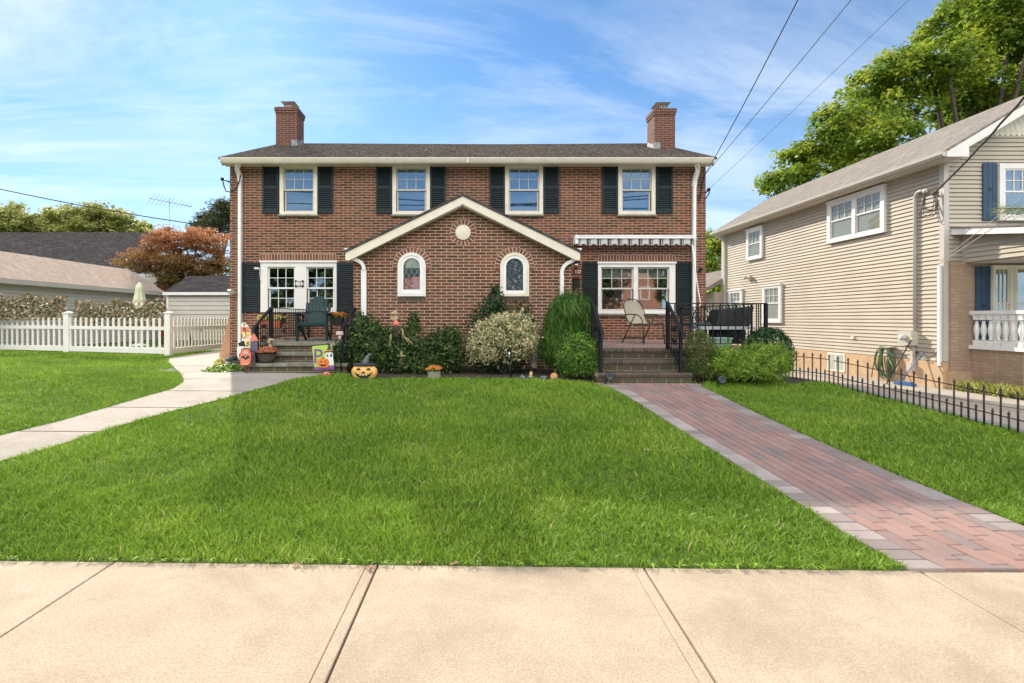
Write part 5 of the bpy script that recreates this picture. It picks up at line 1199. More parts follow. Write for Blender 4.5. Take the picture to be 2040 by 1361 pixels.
shrub('boxwood', 'browning upright boxwood right of the right porch steps', (XX(1392, 8.1), 8.1, .5),
      [bl(1363, 1421, 657, 725, 8.05, .22), bl(1366, 1418, 690, 758, 8.05, .2)], M['lf_boxb'], n=8500, lsize=.022, asp=.55, shell=.72, lump=.07)
shrub('golden_cypress', 'spreading yellow green thread cypress at the corner of the right lawn', (XX(1490, 8.05), 8.05, .5),
      [bl(1406, 1480, 688, 762, 8.05, .3), bl(1455, 1575, 684, 768, 8.0, .36), bl(1500, 1572, 690, 745, 8.0, .3), bl(1420, 1560, 700, 766, 7.9, .3)], M['lf_gold'], n=17000, lsize=.085, asp=.10, shell=.5, axis=(0, -.4, .1), jit=.7, lump=.3)
shrub('holly', 'round dark glossy holly bush behind the yellow green cypress', (XX(1530, 8.45), 8.45, .45),
      [bl(1480, 1577, 652, 760, 8.45, .4)], M['lf_holly'], n=8500, lsize=.036, asp=.55, shell=.78, lump=.06)
# ivy ground cover left of the steps
n = 1500; ang = RNG.uniform(0, 6.28, n); rr_ = RNG.random(n)**.5; X_ = XX(465, 9.6)+rr_*np.cos(ang)*.42; Y_ = 9.35+rr_*np.sin(ang)*.45
t = thing('ivy_patch', (XX(465, 9.6), 9.35, .58), 'low green ivy clump beside the left end of the porch steps', 'plant')
leaves('foliage', np.stack([X_, Y_, g(X_, Y_)+.02+.10*RNG.random(n)*(1-rr_**2)], 1), np.tile([[0, -.3, 1]], (n, 1)), .05*(.6+.8*RNG.random(n)), .8, M['lf_box'], t)

# --- lawn decorations
t = thing('jack_o_lantern', (XX(726, 8.25), 8.25, .56), 'orange jack-o-lantern lawn ornament wearing a dark witch hat', 'lawn ornament')
cx, y = XX(726, 8.25), 8.25; s = 8.25/F; z0 = ZZ(758.5, y)
pr = [(.02, .0), (.13, .005), (.19, .06), (.225, .14), (.215, .2), (.16, .265), (.05, .27)]
mb = MB(); K = 36; vs = []
for r, z in pr:
    for k in range(K): a = 2*math.pi*k/K; q = r*(1-.04*abs(math.sin(a*6))); vs.append((cx+q*math.cos(a), y+q*.38*math.sin(a), z0+z))
mb.add(vs, [(i*K+k, i*K+(k+1) % K, (i+1)*K+(k+1) % K, (i+1)*K+k) for i in range(len(pr)-1) for k in range(K)]+[tuple(range(K-1, -1, -1)), tuple((len(pr)-1)*K+k for k in range(K))], 0, True)
def mosaic():
    m, tt, b, o = nt('orange_mosaic'); v = N(tt, 'ShaderNodeTexVoronoi', i_Scale=95.0); gm = tt.nodes.new('ShaderNodeNewGeometry'); tt.links.new(gm.outputs['Position'], v.inputs['Vector'])
    tt.links.new(ramp(tt, v.outputs['Color'], [(.2, (.75,.28,.03)), (.5, (.85,.48,.10)), (.8, (.85,.66,.3))]), b.inputs['Base Color']); b.inputs['Roughness'].default_value = .35; return m
mb.build('body', mosaic(), t)
def onface(px, pz): # a point just in front of the pumpkin surface
    zz_ = np.interp(pz, [p[1] for p in pr], range(len(pr))); i = int(min(len(pr)-2, zz_)); f = zz_-i; r = pr[i][0]*(1-f)+pr[i+1][0]*f
    return y - .385*math.sqrt(max(.0001, r*r-px*px)) - .004
mb = MB()
def patch(poly, m):  # triangulated fan on the face
    c = (sum(p[0] for p in poly)/len(poly), sum(p[1] for p in poly)/len(poly))
    yb = min(onface(*p) for p in poly+[c])
    mb.prism([(cx+p[0], z0+p[1]) for p in poly], 'y', yb-.002, yb+.02, m)
for sx in (-1, 1):
    patch([(sx*.085+.034*math.cos(a), .195+.03*math.sin(a)) for a in np.linspace(-.2, math.pi+.2, 9)]+[(sx*.085+.016*math.cos(a), .19+.013*math.sin(a)) for a in np.linspace(math.pi+.2, -.2, 9)], 0)
patch([(-.03, .135), (.03, .135), (.022, .155), (0, .17), (-.022, .155)], 0)
up = [(-.15, .155), (-.09, .12), (-.03, .105), (.03, .105), (.09, .12), (.15, .155)]; lo = [(.11, .09), (.06, .055), (0, .045), (-.06, .055), (-.11, .09)]
for q in ([up[0], up[1], lo[4]], [up[1], up[2], lo[3], lo[4]], [up[2], up[3], lo[1], lo[2], lo[3]], [up[3], up[4], lo[0], lo[1]], [up[4], up[5], lo[0]]): patch(q, 0)
for a in ((-.055, .098), (.05, .1), (-.03, .06), (.035, .058), (-.005, .1)): mb.box(cx+a[0]-.008, cx+a[0]+.008, onface(*a)-.008, onface(*a)+.02, z0+a[1]-.007, z0+a[1]+.009, 1)
mb.build('face', [M['p_black'], M['p_cream']], t)
hatm = mat('dark_felt', (.03,.04,.06), .8, .4, 60)
mb = MB(); mb.lathe([(.02, .255), (.19, .262), (.2, .285), (.12, .30), (.02, .30)], (cx+.0, y, z0), 28, sq=.5); 
mb.tube([(cx+.015, y, z0+.28), (cx+.03, y, z0+.35), (cx+.055, y, z0+.41), (cx+.10, y, z0+.455), (cx+.15, y, z0+.43)], [.075, .045, .03, .016, .004], 12, 1); mb.build('witch_hat', [hatm, mat('grey_felt', (.14,.14,.14), .85, .5, 80)], t)
# garden flag on its stand
t = thing('garden_flag', (XX(644, 8.6), 8.6, .55), 'lime green halloween garden flag with purple letter, ghost and pumpkin', 'flag')
y = 8.6; P0 = lambda px, py: (XX(px, y), ZZ(py, y))
mb = MB(); q = [P0(621.5, 690), P0(661, 686.5), P0(666, 735.5), P0(627, 737.5)]; mb.prism(q, 'y', y, y+.006, 0)
q2 = [P0(626, 731.5), P0(665.5, 728.5), P0(666.2, 735.8), P0(626.8, 738)]; mb.prism(q2, 'y', y-.004, y-.001, 1)
a, b = P0(631, 0)[0], P0(0, 711)[1]
mb.text('P', .36, P0(633.5, 711), y-.005, 1, squash=.95)
c = P0(634.5, 704)
for k in range(16): 
    r_ = random.Random(k); mb.disc((P0(r_.uniform(628, 633), 0)[0], P0(0, r_.uniform(697, 728))[1]), .007, y-.008, 8, .002, 5)
# ghost
gx, gy_ = P0(656, 716); mb.prism([(gx-.075, gy_+.05), (gx-.07, gy_+.09), (gx-.03, gy_+.125), (gx+.03, gy_+.125), (gx+.068, gy_+.09), (gx+.07, gy_+.0), (gx+.085, gy_-.08), (gx+.06, gy_-.105), (gx-.03, gy_-.105), (gx-.05, gy_-.03)], 'y', y-.008, y-.006, 2)
mb.disc((gx-.032, gy_+.068), .017, y-.010, 12, .002, 3, rz=.024); mb.disc((gx+.035, gy_+.07), .02, y-.010, 12, .002, 3, rz=.027); mb.disc((gx-.03, gy_+.075), .006, y-.012, 8, .001, 2); mb.disc((gx+.037, gy_+.078), .006, y-.012, 8, .001, 2)
mb.prism([(gx-.1, gy_+.115), (gx-.06, gy_+.15), (gx+.06, gy_+.155), (gx+.1, gy_+.12), (gx+.05, gy_+.135), (gx-.05, gy_+.13)], 'y', y-.011, y-.009, 3)
mb.prism([(gx-.055, gy_+.145), (gx-.02, gy_+.22), (gx-.015, gy_+.265), (gx-.06, gy_+.275), (gx-.01, gy_+.295), (gx+.02, gy_+.26), (gx+.05, gy_+.15)], 'y', y-.010, y-.008, 3)
mb.prism([(gx-.055, gy_+.145), (gx+.05, gy_+.148), (gx+.046, gy_+.17), (gx-.045, gy_+.165)], 'y', y-.012, y-.010, 4)
for a, b in ((-.02, .19), (.015, .2), (0, .235), (.02, .17), (-.03, .165)): mb.disc((gx+a, gy_+b), .006, y-.014, 7, .001, 2)
# pumpkin
qx, qy = P0(644.5, 723); 
for dx in (-.045, .045, -.022, .022, 0): mb.disc((qx+dx, qy), .058, y-.014-.001*(5-abs(dx)*100), 18, .002, 4, rz=.085)
for sx in (-1, 1): mb.prism([(qx+sx*.035-.018, qy+.02), (qx+sx*.035+.018, qy+.02), (qx+sx*.035, qy+.045)], 'y', y-.025, y-.021, 3)
mb.prism([(qx-.065, qy-.012), (qx-.03, qy-.03), (qx+.03, qy-.03), (qx+.065, qy-.005), (qx+.035, qy-.055), (qx-.035, qy-.058)], 'y', y-.025, y-.021, 3); mb.prism([(qx-.015, qy+.08), (qx+.01, qy+.08), (qx-.01, qy+.11), (qx-.025, qy+.105)], 'y', y-.022, y-.018, 3)
for k in range(12): mb.disc(P0(628+k*3.2, 733.5-.25*k), .008, y-.006, 8, .002, 5)
mb.build('cloth', [M['p_lime'], M['p_purple'], M['p_white'], M['p_black'], M['p_orange'], mat('p_lilac', (.4,.2,.5), .6, .1)], t)
mb = MB(); mb.tube(bend([(P0(667, 760)[0], y+.01, .5), (P0(667, 685)[0], y+.01, P0(0, 685)[1]), (P0(618, 689)[0], y+.01, P0(0, 688.5)[1])]), .006, 6); mb.build('stand', M['iron'], t)
# TRICK sign
t = thing('trick_or_treat_sign', (XX(490, 8.85), 8.85, .6), 'upright halloween yard sign reading TRICK with candy corn and cat', 'sign')
y = 8.95; P0 = lambda px, py: (XX(px, y), ZZ(py, y)); mb = MB()
def poly(pts, m, d=0): mb.prism([P0(*p) for p in pts], 'y', y-.004-d, y-.001-d+(.01 if d == 0 else 0), m)
poly([(484.5, 642.5), (489, 643.5), (494, 649), (499, 658), (501, 668), (506, 690), (504, 706), (478, 712), (478, 692), (482, 680), (484, 668), (480, 655), (480.5, 646)], 0)
poly([(480, 651.5), (495.5, 651.5), (499.5, 662), (480.8, 662)], 1, .004); poly([(480.8, 662), (499.5, 662), (501, 668), (488, 669), (483.5, 666.5)], 2, .004)
poly([(484, 672), (489, 669), (491, 674), (484.5, 674.5)], 3, .004); poly([(474, 684), (479, 682), (485, 679), (494, 681), (494, 690), (477, 690)], 4, .004); poly([(472.5, 691), (484, 691), (486, 701), (484, 716), (478, 719), (473, 710)], 5, .004); poly([(487, 680), (498, 680), (504, 684), (500, 688), (489, 688)], 2, .005); poly([(499, 684), (505.5, 690), (505, 703), (500, 700)], 6, .005)
for ch, px, py, m in (('T', 487, 648.5, 4), ('R', 488, 657, 4), ('I', 490, 664.5, 4), ('C', 494, 670, 3), ('K', 495, 684, 4)): mb.text(ch, .085, P0(px, py), y-.013, m, squash=1.1)
mb.box(P0(488, 0)[0]-.012, P0(488, 0)[0]+.012, y+.012, y+.03, .5, P0(0, 660)[1], 4)
mb.build('board', [M['p_cream'], M['p_coral'], M['p_yellow'], M['p_orange'], M['p_black'], M['p_white'], M['p_purple']], t)
t = thing('monster_sign', (XX(489, 8.8), 8.8, .6), 'coral monster face yard sign with bat shaped mouth', 'sign')
y = 8.78; mb = MB(); P0 = lambda px, py: (XX(px, y), ZZ(py, y))
poly([(481, 695), (488, 693), (497.5, 694), (499, 699), (503, 703), (501.5, 718), (500, 728), (496, 728), (480, 730), (477.5, 729), (477, 712), (476, 706), (480, 702)], 0)
poly([(482, 697), (488, 695.5), (496.5, 696), (497.5, 700), (500, 704), (499.5, 716), (498, 726), (480, 728), (478.5, 714), (478, 706), (481.5, 703)], 1, .004)
poly([(480, 712.5), (484, 708.5), (486.5, 710), (489.8, 707.5), (492.5, 710), (495, 708.5), (498.5, 712), (494, 714), (490, 717.5), (486, 714)], 2, .007)
for px in (487.8, 491.8): mb.disc(P0(px, 702.5), .019, y-.011, 12, .003, 3); mb.disc(P0(px+.3, 702.8), .009, y-.014, 10, .002, 2)
mb.disc(P0(489.8, 711), .012, y-.013, 8, .002, 3); mb.text('EEK', .055, P0(489, 725.5), y-.010, 4, squash=1.2)
mb.box(P0(489, 0)[0]-.01, P0(489, 0)[0]+.01, y+.012, y+.03, .5, P0(0, 705)[1], 0)
mb.build('board', [mat('p_darkred', (.16,.03,.02), .6, .1), M['p_coral'], M['p_black'], M['p_white'], M['p_yellow']], t)
t = thing('house_sign', (XX(506, 8.85), 8.9, .62), 'orange roofed little house cutout behind the handrail foot', 'sign')
y = 8.86; mb = MB(); P0 = lambda px, py: (XX(px, y), ZZ(py, y)); poly([(496.5, 679.5), (506, 664), (515, 679)], 0); poly([(499, 680), (513, 680), (513, 700), (499, 700)], 1); mb.box(P0(506, 0)[0]-.01, P0(506, 0)[0]+.01, y+.012, y+.03, .6, P0(0, 690)[1], 1)
mb.build('board', [M['p_coral'], mat('p_dusk', (.10,.09,.14), .7, .2)], t)

def mums(root, c, r, rz, n, m, nm='flowers', size=.03):
    u = unit(n); u[:, 2] = np.abs(u[:, 2]); p = np.array(c)+u*np.array([r, r, rz])*(.85+.2*RNG.random((n, 1)))
    leaves(nm, p, u, size*(.7+.6*RNG.random(n)), .9, M[m], root, None, None, .35)
def greens(root, c, r, rz, n, nm='leaves', size=.035, m='lf_box'):
    u = unit(n); u[:, 2] = np.abs(u[:, 2]); p = np.array(c)+u*np.array([r, r, rz])*(.5+.5*RNG.random((n, 1))); leaves(nm, p, u, size*(.7+.6*RNG.random(n)), .5, M[m], root)
# barrel planter
bx, by, bz = XX(530, 9.02), 9.05, FL-.352
t = thing('barrel_planter', (bx, by, bz), 'half barrel planter of rust orange mums on the left porch steps', 'planter')
wood = mat('barrel_wood', (.07,.05,.04), .8, .4, 14, .5, 40)
mb = MB(); mb.lathe([(.125, 0), (.165, .14), (.185, .22), (.17, .22), (.16, .18)], (bx, by, bz), 28, sm=False); mb.build('tub', wood, t)
mb = MB(); 
for z, r in ((.015, .134), (.18, .181)): mb.lathe([(r, z), (r+.004, z+.022)], (bx, by, bz), 28)
mb.build('hoop', M['iron'], t); mums(t, (bx, by, bz+.21), .21, .10, 900, 'mum_r', size=.03); greens(t, (bx, by, bz+.18), .17, .08, 300)
mb = MB(); q = (bx+.07, by-.05, bz+.3); mb.tube([(bx+.05, by, bz+.2), (bx+.055, by, bz+.36)], .006, 5); mb.ball((bx+.05, by-.01, bz+.40), (.035, .03, .04)); mb.tube([(bx+.05, by, bz+.43), (bx+.11, by, bz+.43), (bx+.14, by, bz+.38)], [.035, .02, .004], 8); mb.tube([(bx+.05, by, bz+.36), (bx+.1, by, bz+.27)], [.01, .025], 6); mb.build('scarecrow_pick', mat('straw', (.42,.33,.2), .8, .35, 40), t)
# window-box baskets on the left rail
def basket(px, py, lab, fm, pot, w=.36):
    Yb = 10.6; x, z = XX(px, Yb), ZZ(py, Yb); t = thing('flower_box', (x, Yb, z), lab, 'planter')
    mb = MB(); mb.prism([(x-w/2, z), (x-w/2+.03, z-.16), (x+w/2-.03, z-.16), (x+w/2, z)], 'y', Yb-.09, Yb+.09); mb.build('trough', M[pot], t, bevel=.01)
    n = 420; p = np.stack([x+RNG.uniform(-w/2-.03, w/2+.03, n), Yb+RNG.normal(0, .06, n), z+.03+.08*RNG.random(n)], 1); leaves('flowers', p, np.tile([[0, -.6, .7]], (n, 1)), .055*(.6+.6*RNG.random(n)), .6, M[fm], t)
    n = 220; p = np.stack([x+RNG.uniform(-w/2, w/2, n), Yb+RNG.normal(0, .05, n), z+.1*RNG.random(n)], 1); leaves('leaves', p, np.tile([[0, -.6, .7]], (n, 1)), .06*(.6+.6*RNG.random(n)), .3, M['lf_box'], t)
M['terra'] = mat('terracotta', (.45,.13,.05), .7, .2, 10)
basket(539, 639, 'terracotta trough of yellow flowers behind the left porch rail', 'mum_y', 'terra', .52); basket(671, 633, 'trough of orange flowers right of the green chair', 'mum_o', 'dark', .3)
# adirondack chair
def adirondack(loc, yaw):
    t = thing('adirondack_chair', loc, 'dark green adirondack chair on the left porch', 'chair')
    R_ = Matrix.Rotation(yaw, 3, 'Z'); Lc = Vector(loc); mm = M['adi']
    def TT(x, y, z): return Lc+R_@Vector((x, y, z))
    mb = MB(TT); n = 7
    for i in range(n):
        u = (i-(n-1)/2); top = 1.0-.018*u*u; a = (u*.068, .22, .33); b = (u*.082, .50, top); 
        w = .066; d = Vector((b[0]-a[0], b[1]-a[1], b[2]-a[2])); 
        vs = [(a[0]-w/2, a[1], a[2]), (a[0]+w/2, a[1], a[2]), (b[0]+w/2+.006, b[1], b[2]-.02), (b[0]+w/4, b[1]+.004, b[2]+.004), (b[0]-w/4, b[1]+.004, b[2]+.004), (b[0]-w/2-.006, b[1], b[2]-.02)]
        k = len(vs); mb.add(vs+[(v[0], v[1]+.02, v[2]) for v in vs], [tuple(range(k)), tuple(range(2*k-1, k-1, -1))]+[(j, k+j, k+(j+1) % k, (j+1) % k) for j in range(k)])
    mb.beam((-.27, .36, .62), (.27, .36, .62), .03, .05); mb.build('backrest', mm, t)
    mb = MB(TT)
    for i in range(6):
        yy_ = -.27+i*.095; zz_ = .40-.018*i-(.03 if i == 0 else 0); mb.obox((0, yy_, zz_), (.50, .085, .022), (-.17, 0, 0))
    mb.obox((0, -.315, .36), (.50, .03, .07)); mb.build('seat', mm, t, bevel=.006)
    for s in (-1, 1):
        mb = MB(TT); mb.prism([(-.36, .58), (-.33, .60), (.36, .55), (.36, .53), (-.34, .575)], 'x', s*.33-.06, s*.33+.06); mb.build('armrest', mm, t, bevel=.006)
        mb = MB(TT); mb.prism([(-.30, 0), (-.22, 0), (-.18, .57), (-.33, .57)], 'x', s*.30-.02, s*.30+.02); mb.build('leg', mm, t)
        mb = MB(TT); mb.prism([(.42, 0), (.5, 0), (-.26, .41), (-.30, .32)], 'x', s*.27-.018, s*.27+.018); mb.prism([(.3, .12), (.36, .1), (.36, .54), (.30, .54)], 'x', s*.30-.015, s*.30+.015); mb.build('leg', mm, t)
    return t
M['adi'] = mat('dark_green_plastic', (.008,.034,.034), .5, .15, 5, spec=.3)
adirondack((XX(619, 10.2), 10.45, FL), .12)
# tan sling patio chair
t = thing('patio_chair', (XX(1282, 10.3), 10.3, FR), 'tan sling patio chair with thin metal frame on the right porch', 'chair'); Lc = Vector((XX(1282, 10.2), 10.2, FR+.006)); R_ = Matrix.Rotation(.35, 3, 'Z')
def TT(x, y, z): return Lc+R_@Vector((x, y, z))
sl = mat('sling_fabric', (.34,.30,.22), .8, .1, 30); mb = MB(TT); vs = []
for i in range(9):
    f = i/8; z = .42+.5*f; yv = .18+.2*f+.03*math.sin(f*3.1); ww = .25-.015*f
    for j in range(7): u = -1+j/3; vs.append((u*ww, yv+.02*(1-u*u), z-(.03*u*u if i == 8 else 0)))
mb.add(vs, [(i*7+j, i*7+j+1, (i+1)*7+j+1, (i+1)*7+j) for i in range(8) for j in range(6)], 0, True); mb.build('backrest', sl, t, recalc=False)
mb = MB(TT); vs = []
for i in range(7):
    f = i/6; yv = .2-.48*f; z = .41+.03*f-.03*math.sin(f*3.1)-(.03 if i == 6 else 0)
    for j in range(7): u = -1+j/3; vs.append((u*.25, yv, z-.015*(1-u*u)))
mb.add(vs, [(i*7+j, i*7+j+1, (i+1)*7+j+1, (i+1)*7+j) for i in range(6) for j in range(6)], 0, True); mb.build('seat', sl, t, recalc=False)
fm = mat('bronze_tube', (.035,.032,.028), .35, .1)
for s in (-1, 1):
    mb = MB(TT); mb.tube(bend([(s*.26, -.33, 0), (s*.26, -.27, .60), (s*.26, .2, .62), (s*.25, .27, .60)]), .012, 8); mb.build('armrest', fm, t)
    mb = MB(TT); mb.tube([(s*.26, -.06, .62), (s*.27, .36, 0)], .012, 8); mb.build('leg', fm, t)
mb = MB(TT); mb.tube(bend([(-.26, -.3, .42), (-.26, .18, .40), (-.245, .39, .95), (.245, .39, .95), (.26, .18, .40), (.26, -.3, .42)]), .012, 8); mb.tube([(-.26, -.29, .41), (.26, -.29, .41)], .012, 8); mb.tube([(-.26, .3, .12), (.26, .3, .12)], .009, 8); mb.tube([(-.26, -.31, .12), (-.27, .3, .12)], .009, 8); mb.build('frame', fm, t)
# side table beside chair
# barbecue grill + table + box
gx_, gy_ = 5.0, 9.5
t = thing('barbecue_grill', (gx_-.15, gy_, FR), 'covered black barbecue grill behind the right porch railing', 'grill')
mb = MB(); x0, x1 = XX(1424, 9.3), XX(1496, 9.3); z0, z1 = ZZ(650, 9.3), ZZ(613, 9.3)
mb.add([(x0-.03, 9.2, z0), (x1-.07, 9.2, z0), (x1-.07, 9.7, z0), (x0-.03, 9.7, z0), (x0+.07, 9.25, z1-.03), (x1+.04, 9.25, z1+.02), (x1+.04, 9.6, z1+.02), (x0+.07, 9.6, z1-.03)], [(3,2,1,0),(4,5,6,7),(0,1,5,4),(1,2,6,5),(2,3,7,6),(3,0,4,7)]); mb.build('hood', M['grill'] if 'grill' in M else M.setdefault('grill', mat('black_enamel', (.007,.008,.009), .5, .2, spec=.3)), t, bevel=.02)
mb = MB(); mb.box(x0-.35, x1-.02, 9.12, 9.7, z0-.06, z0); mb.build('side_shelf', mat('grey_shelf', (.36,.38,.38), .5, .1), t)
mb = MB(); mb.box(x0+.05, x1-.1, 9.3, 9.65, FR+.05, z0-.065); 
for x in (x0, x1-.06): mb.tube([(x, 9.2, z0-.06), (x, 9.2, FR)], .015, 6); mb.tube([(x, 9.65, z0-.06), (x, 9.65, FR)], .015, 6)
mb.build('cart', M['grill'], t)
t = thing('storage_bin', (XX(1441, 8.95), 8.95, FR), 'pale green plastic bin under the barbecue grill', 'bin')
x0, x1 = XX(1422, 8.95), XX(1453, 8.95); mb = MB(); mb.prism([(x0+.02, FR+.006), (x1-.02, FR+.006), (x1, FR+.15), (x0, FR+.15)], 'y', 8.85, 9.1); mb.build('tub', mat('bin_green', (.20,.36,.25), .5, .05), t, bevel=.01)
mb = MB(); mb.box(x0-.012, x1+.012, 8.84, 9.11, FR+.152, FR+.18); mb.build('lid', mat('bin_lid', (.28,.44,.32), .5, .05), t, bevel=.008)
t = thing('wrought_chair', (XX(1393, 9.8), 9.8, FR), 'black wrought iron chair with scroll arms at the right house corner', 'chair')
x0, x1, ya = XX(1378, 9.3), XX(1418, 9.3), 9.3; mb = MB()
for y in (9.3, 9.8):
    for x in (x0, x1): mb.tube([(x, y, FR+.006), (x, y, FR+.44)], .012, 6)
    mb.tube([(x0+(x1-x0)*(.5-.5*math.cos(a)), y, FR+.44+.30*math.sin(a)) for a in np.linspace(0, math.pi, 14)], .011, 6)
    for s in (.3, .7): scroll(mb, (x0+(x1-x0)*s, y, FR+.53), .07, 1.5, (1 if s > .5 else -1, 0), 1)

for x in (x0, x1): mb.tube([(x, 9.3, FR+.4), (x, 9.8, FR+.4)], .012, 6)
mb.build('frame', M['iron'], t); mb = MB(); mb.box(x0, x1, 9.3, 9.8, FR+.40, FR+.46); mb.build('seat', mat('dark_cushion', (.03,.045,.045), .8, .2), t, bevel=.015)

# flower pots and stakes in the bed
bx, by = XX(865, 8.35), 8.35; bz = gz(bx, by)+.01
t = thing('flower_pot', (bx, by, bz), 'small wooden tub of bright orange mums at the lawn edge', 'planter')
mb = MB(); K = 22
for k in range(K): a = 2*math.pi*k/K; mb.obox((bx+.105*math.cos(a), by+.105*math.sin(a), bz+.055), (.012, .028, .13), (0, 0, a))
mb.lathe([(.10, 0), (.10, .09)], (bx, by, bz), 16); mb.build('tub', mat('grey_slats', (.27,.27,.2), .8, .4, 30), t); greens(t, (bx, by, bz+.1), .11, .08, 200)
mb = MB(); rn = []; rr = random.Random(4)
for k in range(34):
    a = rr.random()*6.28; r = .14*rr.random()**.5; c = Vector((bx+r*math.cos(a), by+r*math.sin(a), bz+.16+.05*(1-(r/.14)**2))); nrm = Vector((math.cos(a)*r*4, -.7, 1)).normalized(); u = nrm.cross(Vector((1, 0, 0))).normalized(); w = nrm.cross(u)
    for j in range(12):
        t_ = 2*math.pi*j/12; d = u*math.cos(t_)+w*math.sin(t_); e = u*math.cos(t_+.24)+w*math.sin(t_+.24); f_ = u*math.cos(t_-.24)+w*math.sin(t_-.24); mb.add([c, c+e*.02+nrm*.004, c+d*.033, c+f_*.02+nrm*.004], [(0, 1, 2, 3)]); rn.append(rr.random())
mb.build('flowers', M['mum_o'], t, recalc=False, rnd=rn)
def metal_flower(px, py, ptop, lab, petal, tilt, rad, n=9, kind='daisy', Y=8.17):
    x = XX(px, Y); z0 = gz(x, Y); zt = ZZ(ptop, Y); t = thing('metal_flower', (x, Y, z0), lab, 'garden stake', 'painted metal flower stakes at the bed edge')
    mb = MB(); mb.tube([(x, Y, z0-.03), (x+.005, Y, zt)], .004, 5); mb.build('stem', M['teal'], t)
    for s in (-1, 1):
        mb = MB(); b = Vector((x, Y, z0+.045)); d = Vector((s*.05, -.01, .025)); mb.add([b, b+d*.5+Vector((0, 0, .025)), b+d, b+d*.5-Vector((0, 0, .02)), b+d*.5+Vector((0, -.008, 0))], [(0, 4, 1), (1, 4, 2), (2, 4, 3), (3, 4, 0)]); mb.build('leaf', M['teal'], t, recalc=False)
    mb = MB(); c = Vector((x+.005, Y-.01, zt)); R2 = Euler((0, 0, tilt)).to_matrix()
    if kind == 'bud':
        for k in range(6): mb.ball(c+Vector((random.uniform(-.02, .02), -.005, random.uniform(-.08, .04))), (.014, .01, .018), 8)
    else:
        for k in range(n):
            a = 2*math.pi*k/n; d = R2@Vector((math.cos(a), 0, math.sin(a))); e = R2@Vector((-math.sin(a), 0, math.cos(a))); f_ = R2@Vector((0, -1, 0))
            mb.add([c+d*rad*.15, c+d*rad*.6+e*rad*.24, c+d*rad+e*rad*.06, c+d*rad-e*rad*.06, c+d*rad*.6-e*rad*.24, c+d*rad*.5+f_*.008], [(0, 1, 5), (1, 2, 5), (2, 3, 5), (3, 4, 5), (4, 0, 5)])
    mb.build('bloom', petal, t, recalc=False)
    if kind != 'bud': mb = MB(); mb.ball(c+Vector((0, -.008, 0)), .014, 8); mb.build('flower_centre', M['p_yellow'], t)
M['teal'] = mat('teal_paint', (.10,.25,.22), .5, .2, 20)
metal_flower(1103, 0, 749.5, 'orange daisy metal stake, rightmost of the flower stakes', mat('peach_paint', (.72,.36,.16), .5, .15, 40), 0, .066, 11)
metal_flower(1057, 0, 746, 'tilted cream yellow daisy metal stake near the path lamp', mat('cream_paint', (.72,.55,.26), .5, .15, 40), .9, .062, 10)
metal_flower(1083, 0, 752, 'teal bud shaped metal stake between the two daisies', M['teal'], 0, .03, kind='bud')
metal_flower(1041, 0, 752, 'thin grey metal stake left of the daisies', mat('grey_paint', (.3,.32,.33), .5, .15, 40), 0, .02, kind='bud')
def globe(px, py, Y, lab, r=.045):
    x, z = XX(px, Y), ZZ(py, Y); t = thing('garden_light', (x, Y, gz(x, Y)), lab, 'garden light'); mb = MB(); mb.ball((x, Y, z), r, 14); mb.build('globe', M['p_white'], t); mb = MB(); mb.tube([(x, Y, gz(x, Y)-.02), (x, Y, z-r*.8)], .006, 5); mb.lathe([(r*.9, r*.25), (r*1.05, r*.4), (r*.4, r*1.15)], (x, Y, z), 12); mb.build('cap', M['iron'], t)
globe(1132, 760, 8.3, 'small white globe garden light in front of the green boxwood', .032)
# path light stake
x, Y = XX(1015, 8.4), 8.4; t = thing('path_light', (x, Y, gz(x, Y)), 'tall black stake path light before the variegated bush', 'lamp')
mb = MB(); mb.tube([(x+.03, Y, gz(x, Y)-.02), (x, Y, ZZ(718, Y))], .016, 8); mb.lathe([(.042, 0), (.042, .02), (.02, .03)], (x, Y, ZZ(698, Y)), 14); mb.lathe([(.03, -.19), (.04, -.17), (.04, -.15)], (x, Y, ZZ(698, Y)), 14)
for k in range(4): a = k*math.pi/2+.4; mb.tube([(x+.036*math.cos(a), Y+.036*math.sin(a), ZZ(698, Y)-.16), (x+.036*math.cos(a), Y+.036*math.sin(a), ZZ(698, Y))], .004, 4)
mb.build('post', M['iron'], t); mb = MB(); mb.lathe([(.03, -.15), (.03, -.01)], (x, Y, ZZ(698, Y)), 12); mb.build('lens', glass_mat('lens', .35, (.6,.6,.55), .15), t)
def spot(px, py, Y, lab):
    x, z = XX(px, Y), ZZ(py, Y); zg_ = gz(x, Y); t = thing('spot_light', (x-.05, Y, zg_), lab, 'lamp'); mb = MB(); mb.tube([(x-.06, Y, zg_-.02), (x-.02, Y, z-.03)], .011, 6); mb.build('stake', M['iron'], t)
    mb = MB(lambda a, b, c: (x+a, Y-.04-c*.9+b*.2, z+b-c*.1)); mb.lathe([(.045, -.05), (.062, .0), (.066, .05), (.05, .05), (.001, .042)], (0, 0, 0), 14); mb.build('lamp_head', mat('spot_black', (.02,.028,.03), .4, .3), t)
spot(1212, 749, 7.85, 'black spotlight on a stake at the foot of the right steps'); spot(1434, 755, 7.75, 'black spotlight on a stake below the yellow green cypress')
x, Y = XX(677, 8.9), 8.9; t = thing('solar_lamp', (x, Y, gz(x, Y)), 'white solar lamp on a black stake left of the rose bush', 'lamp')
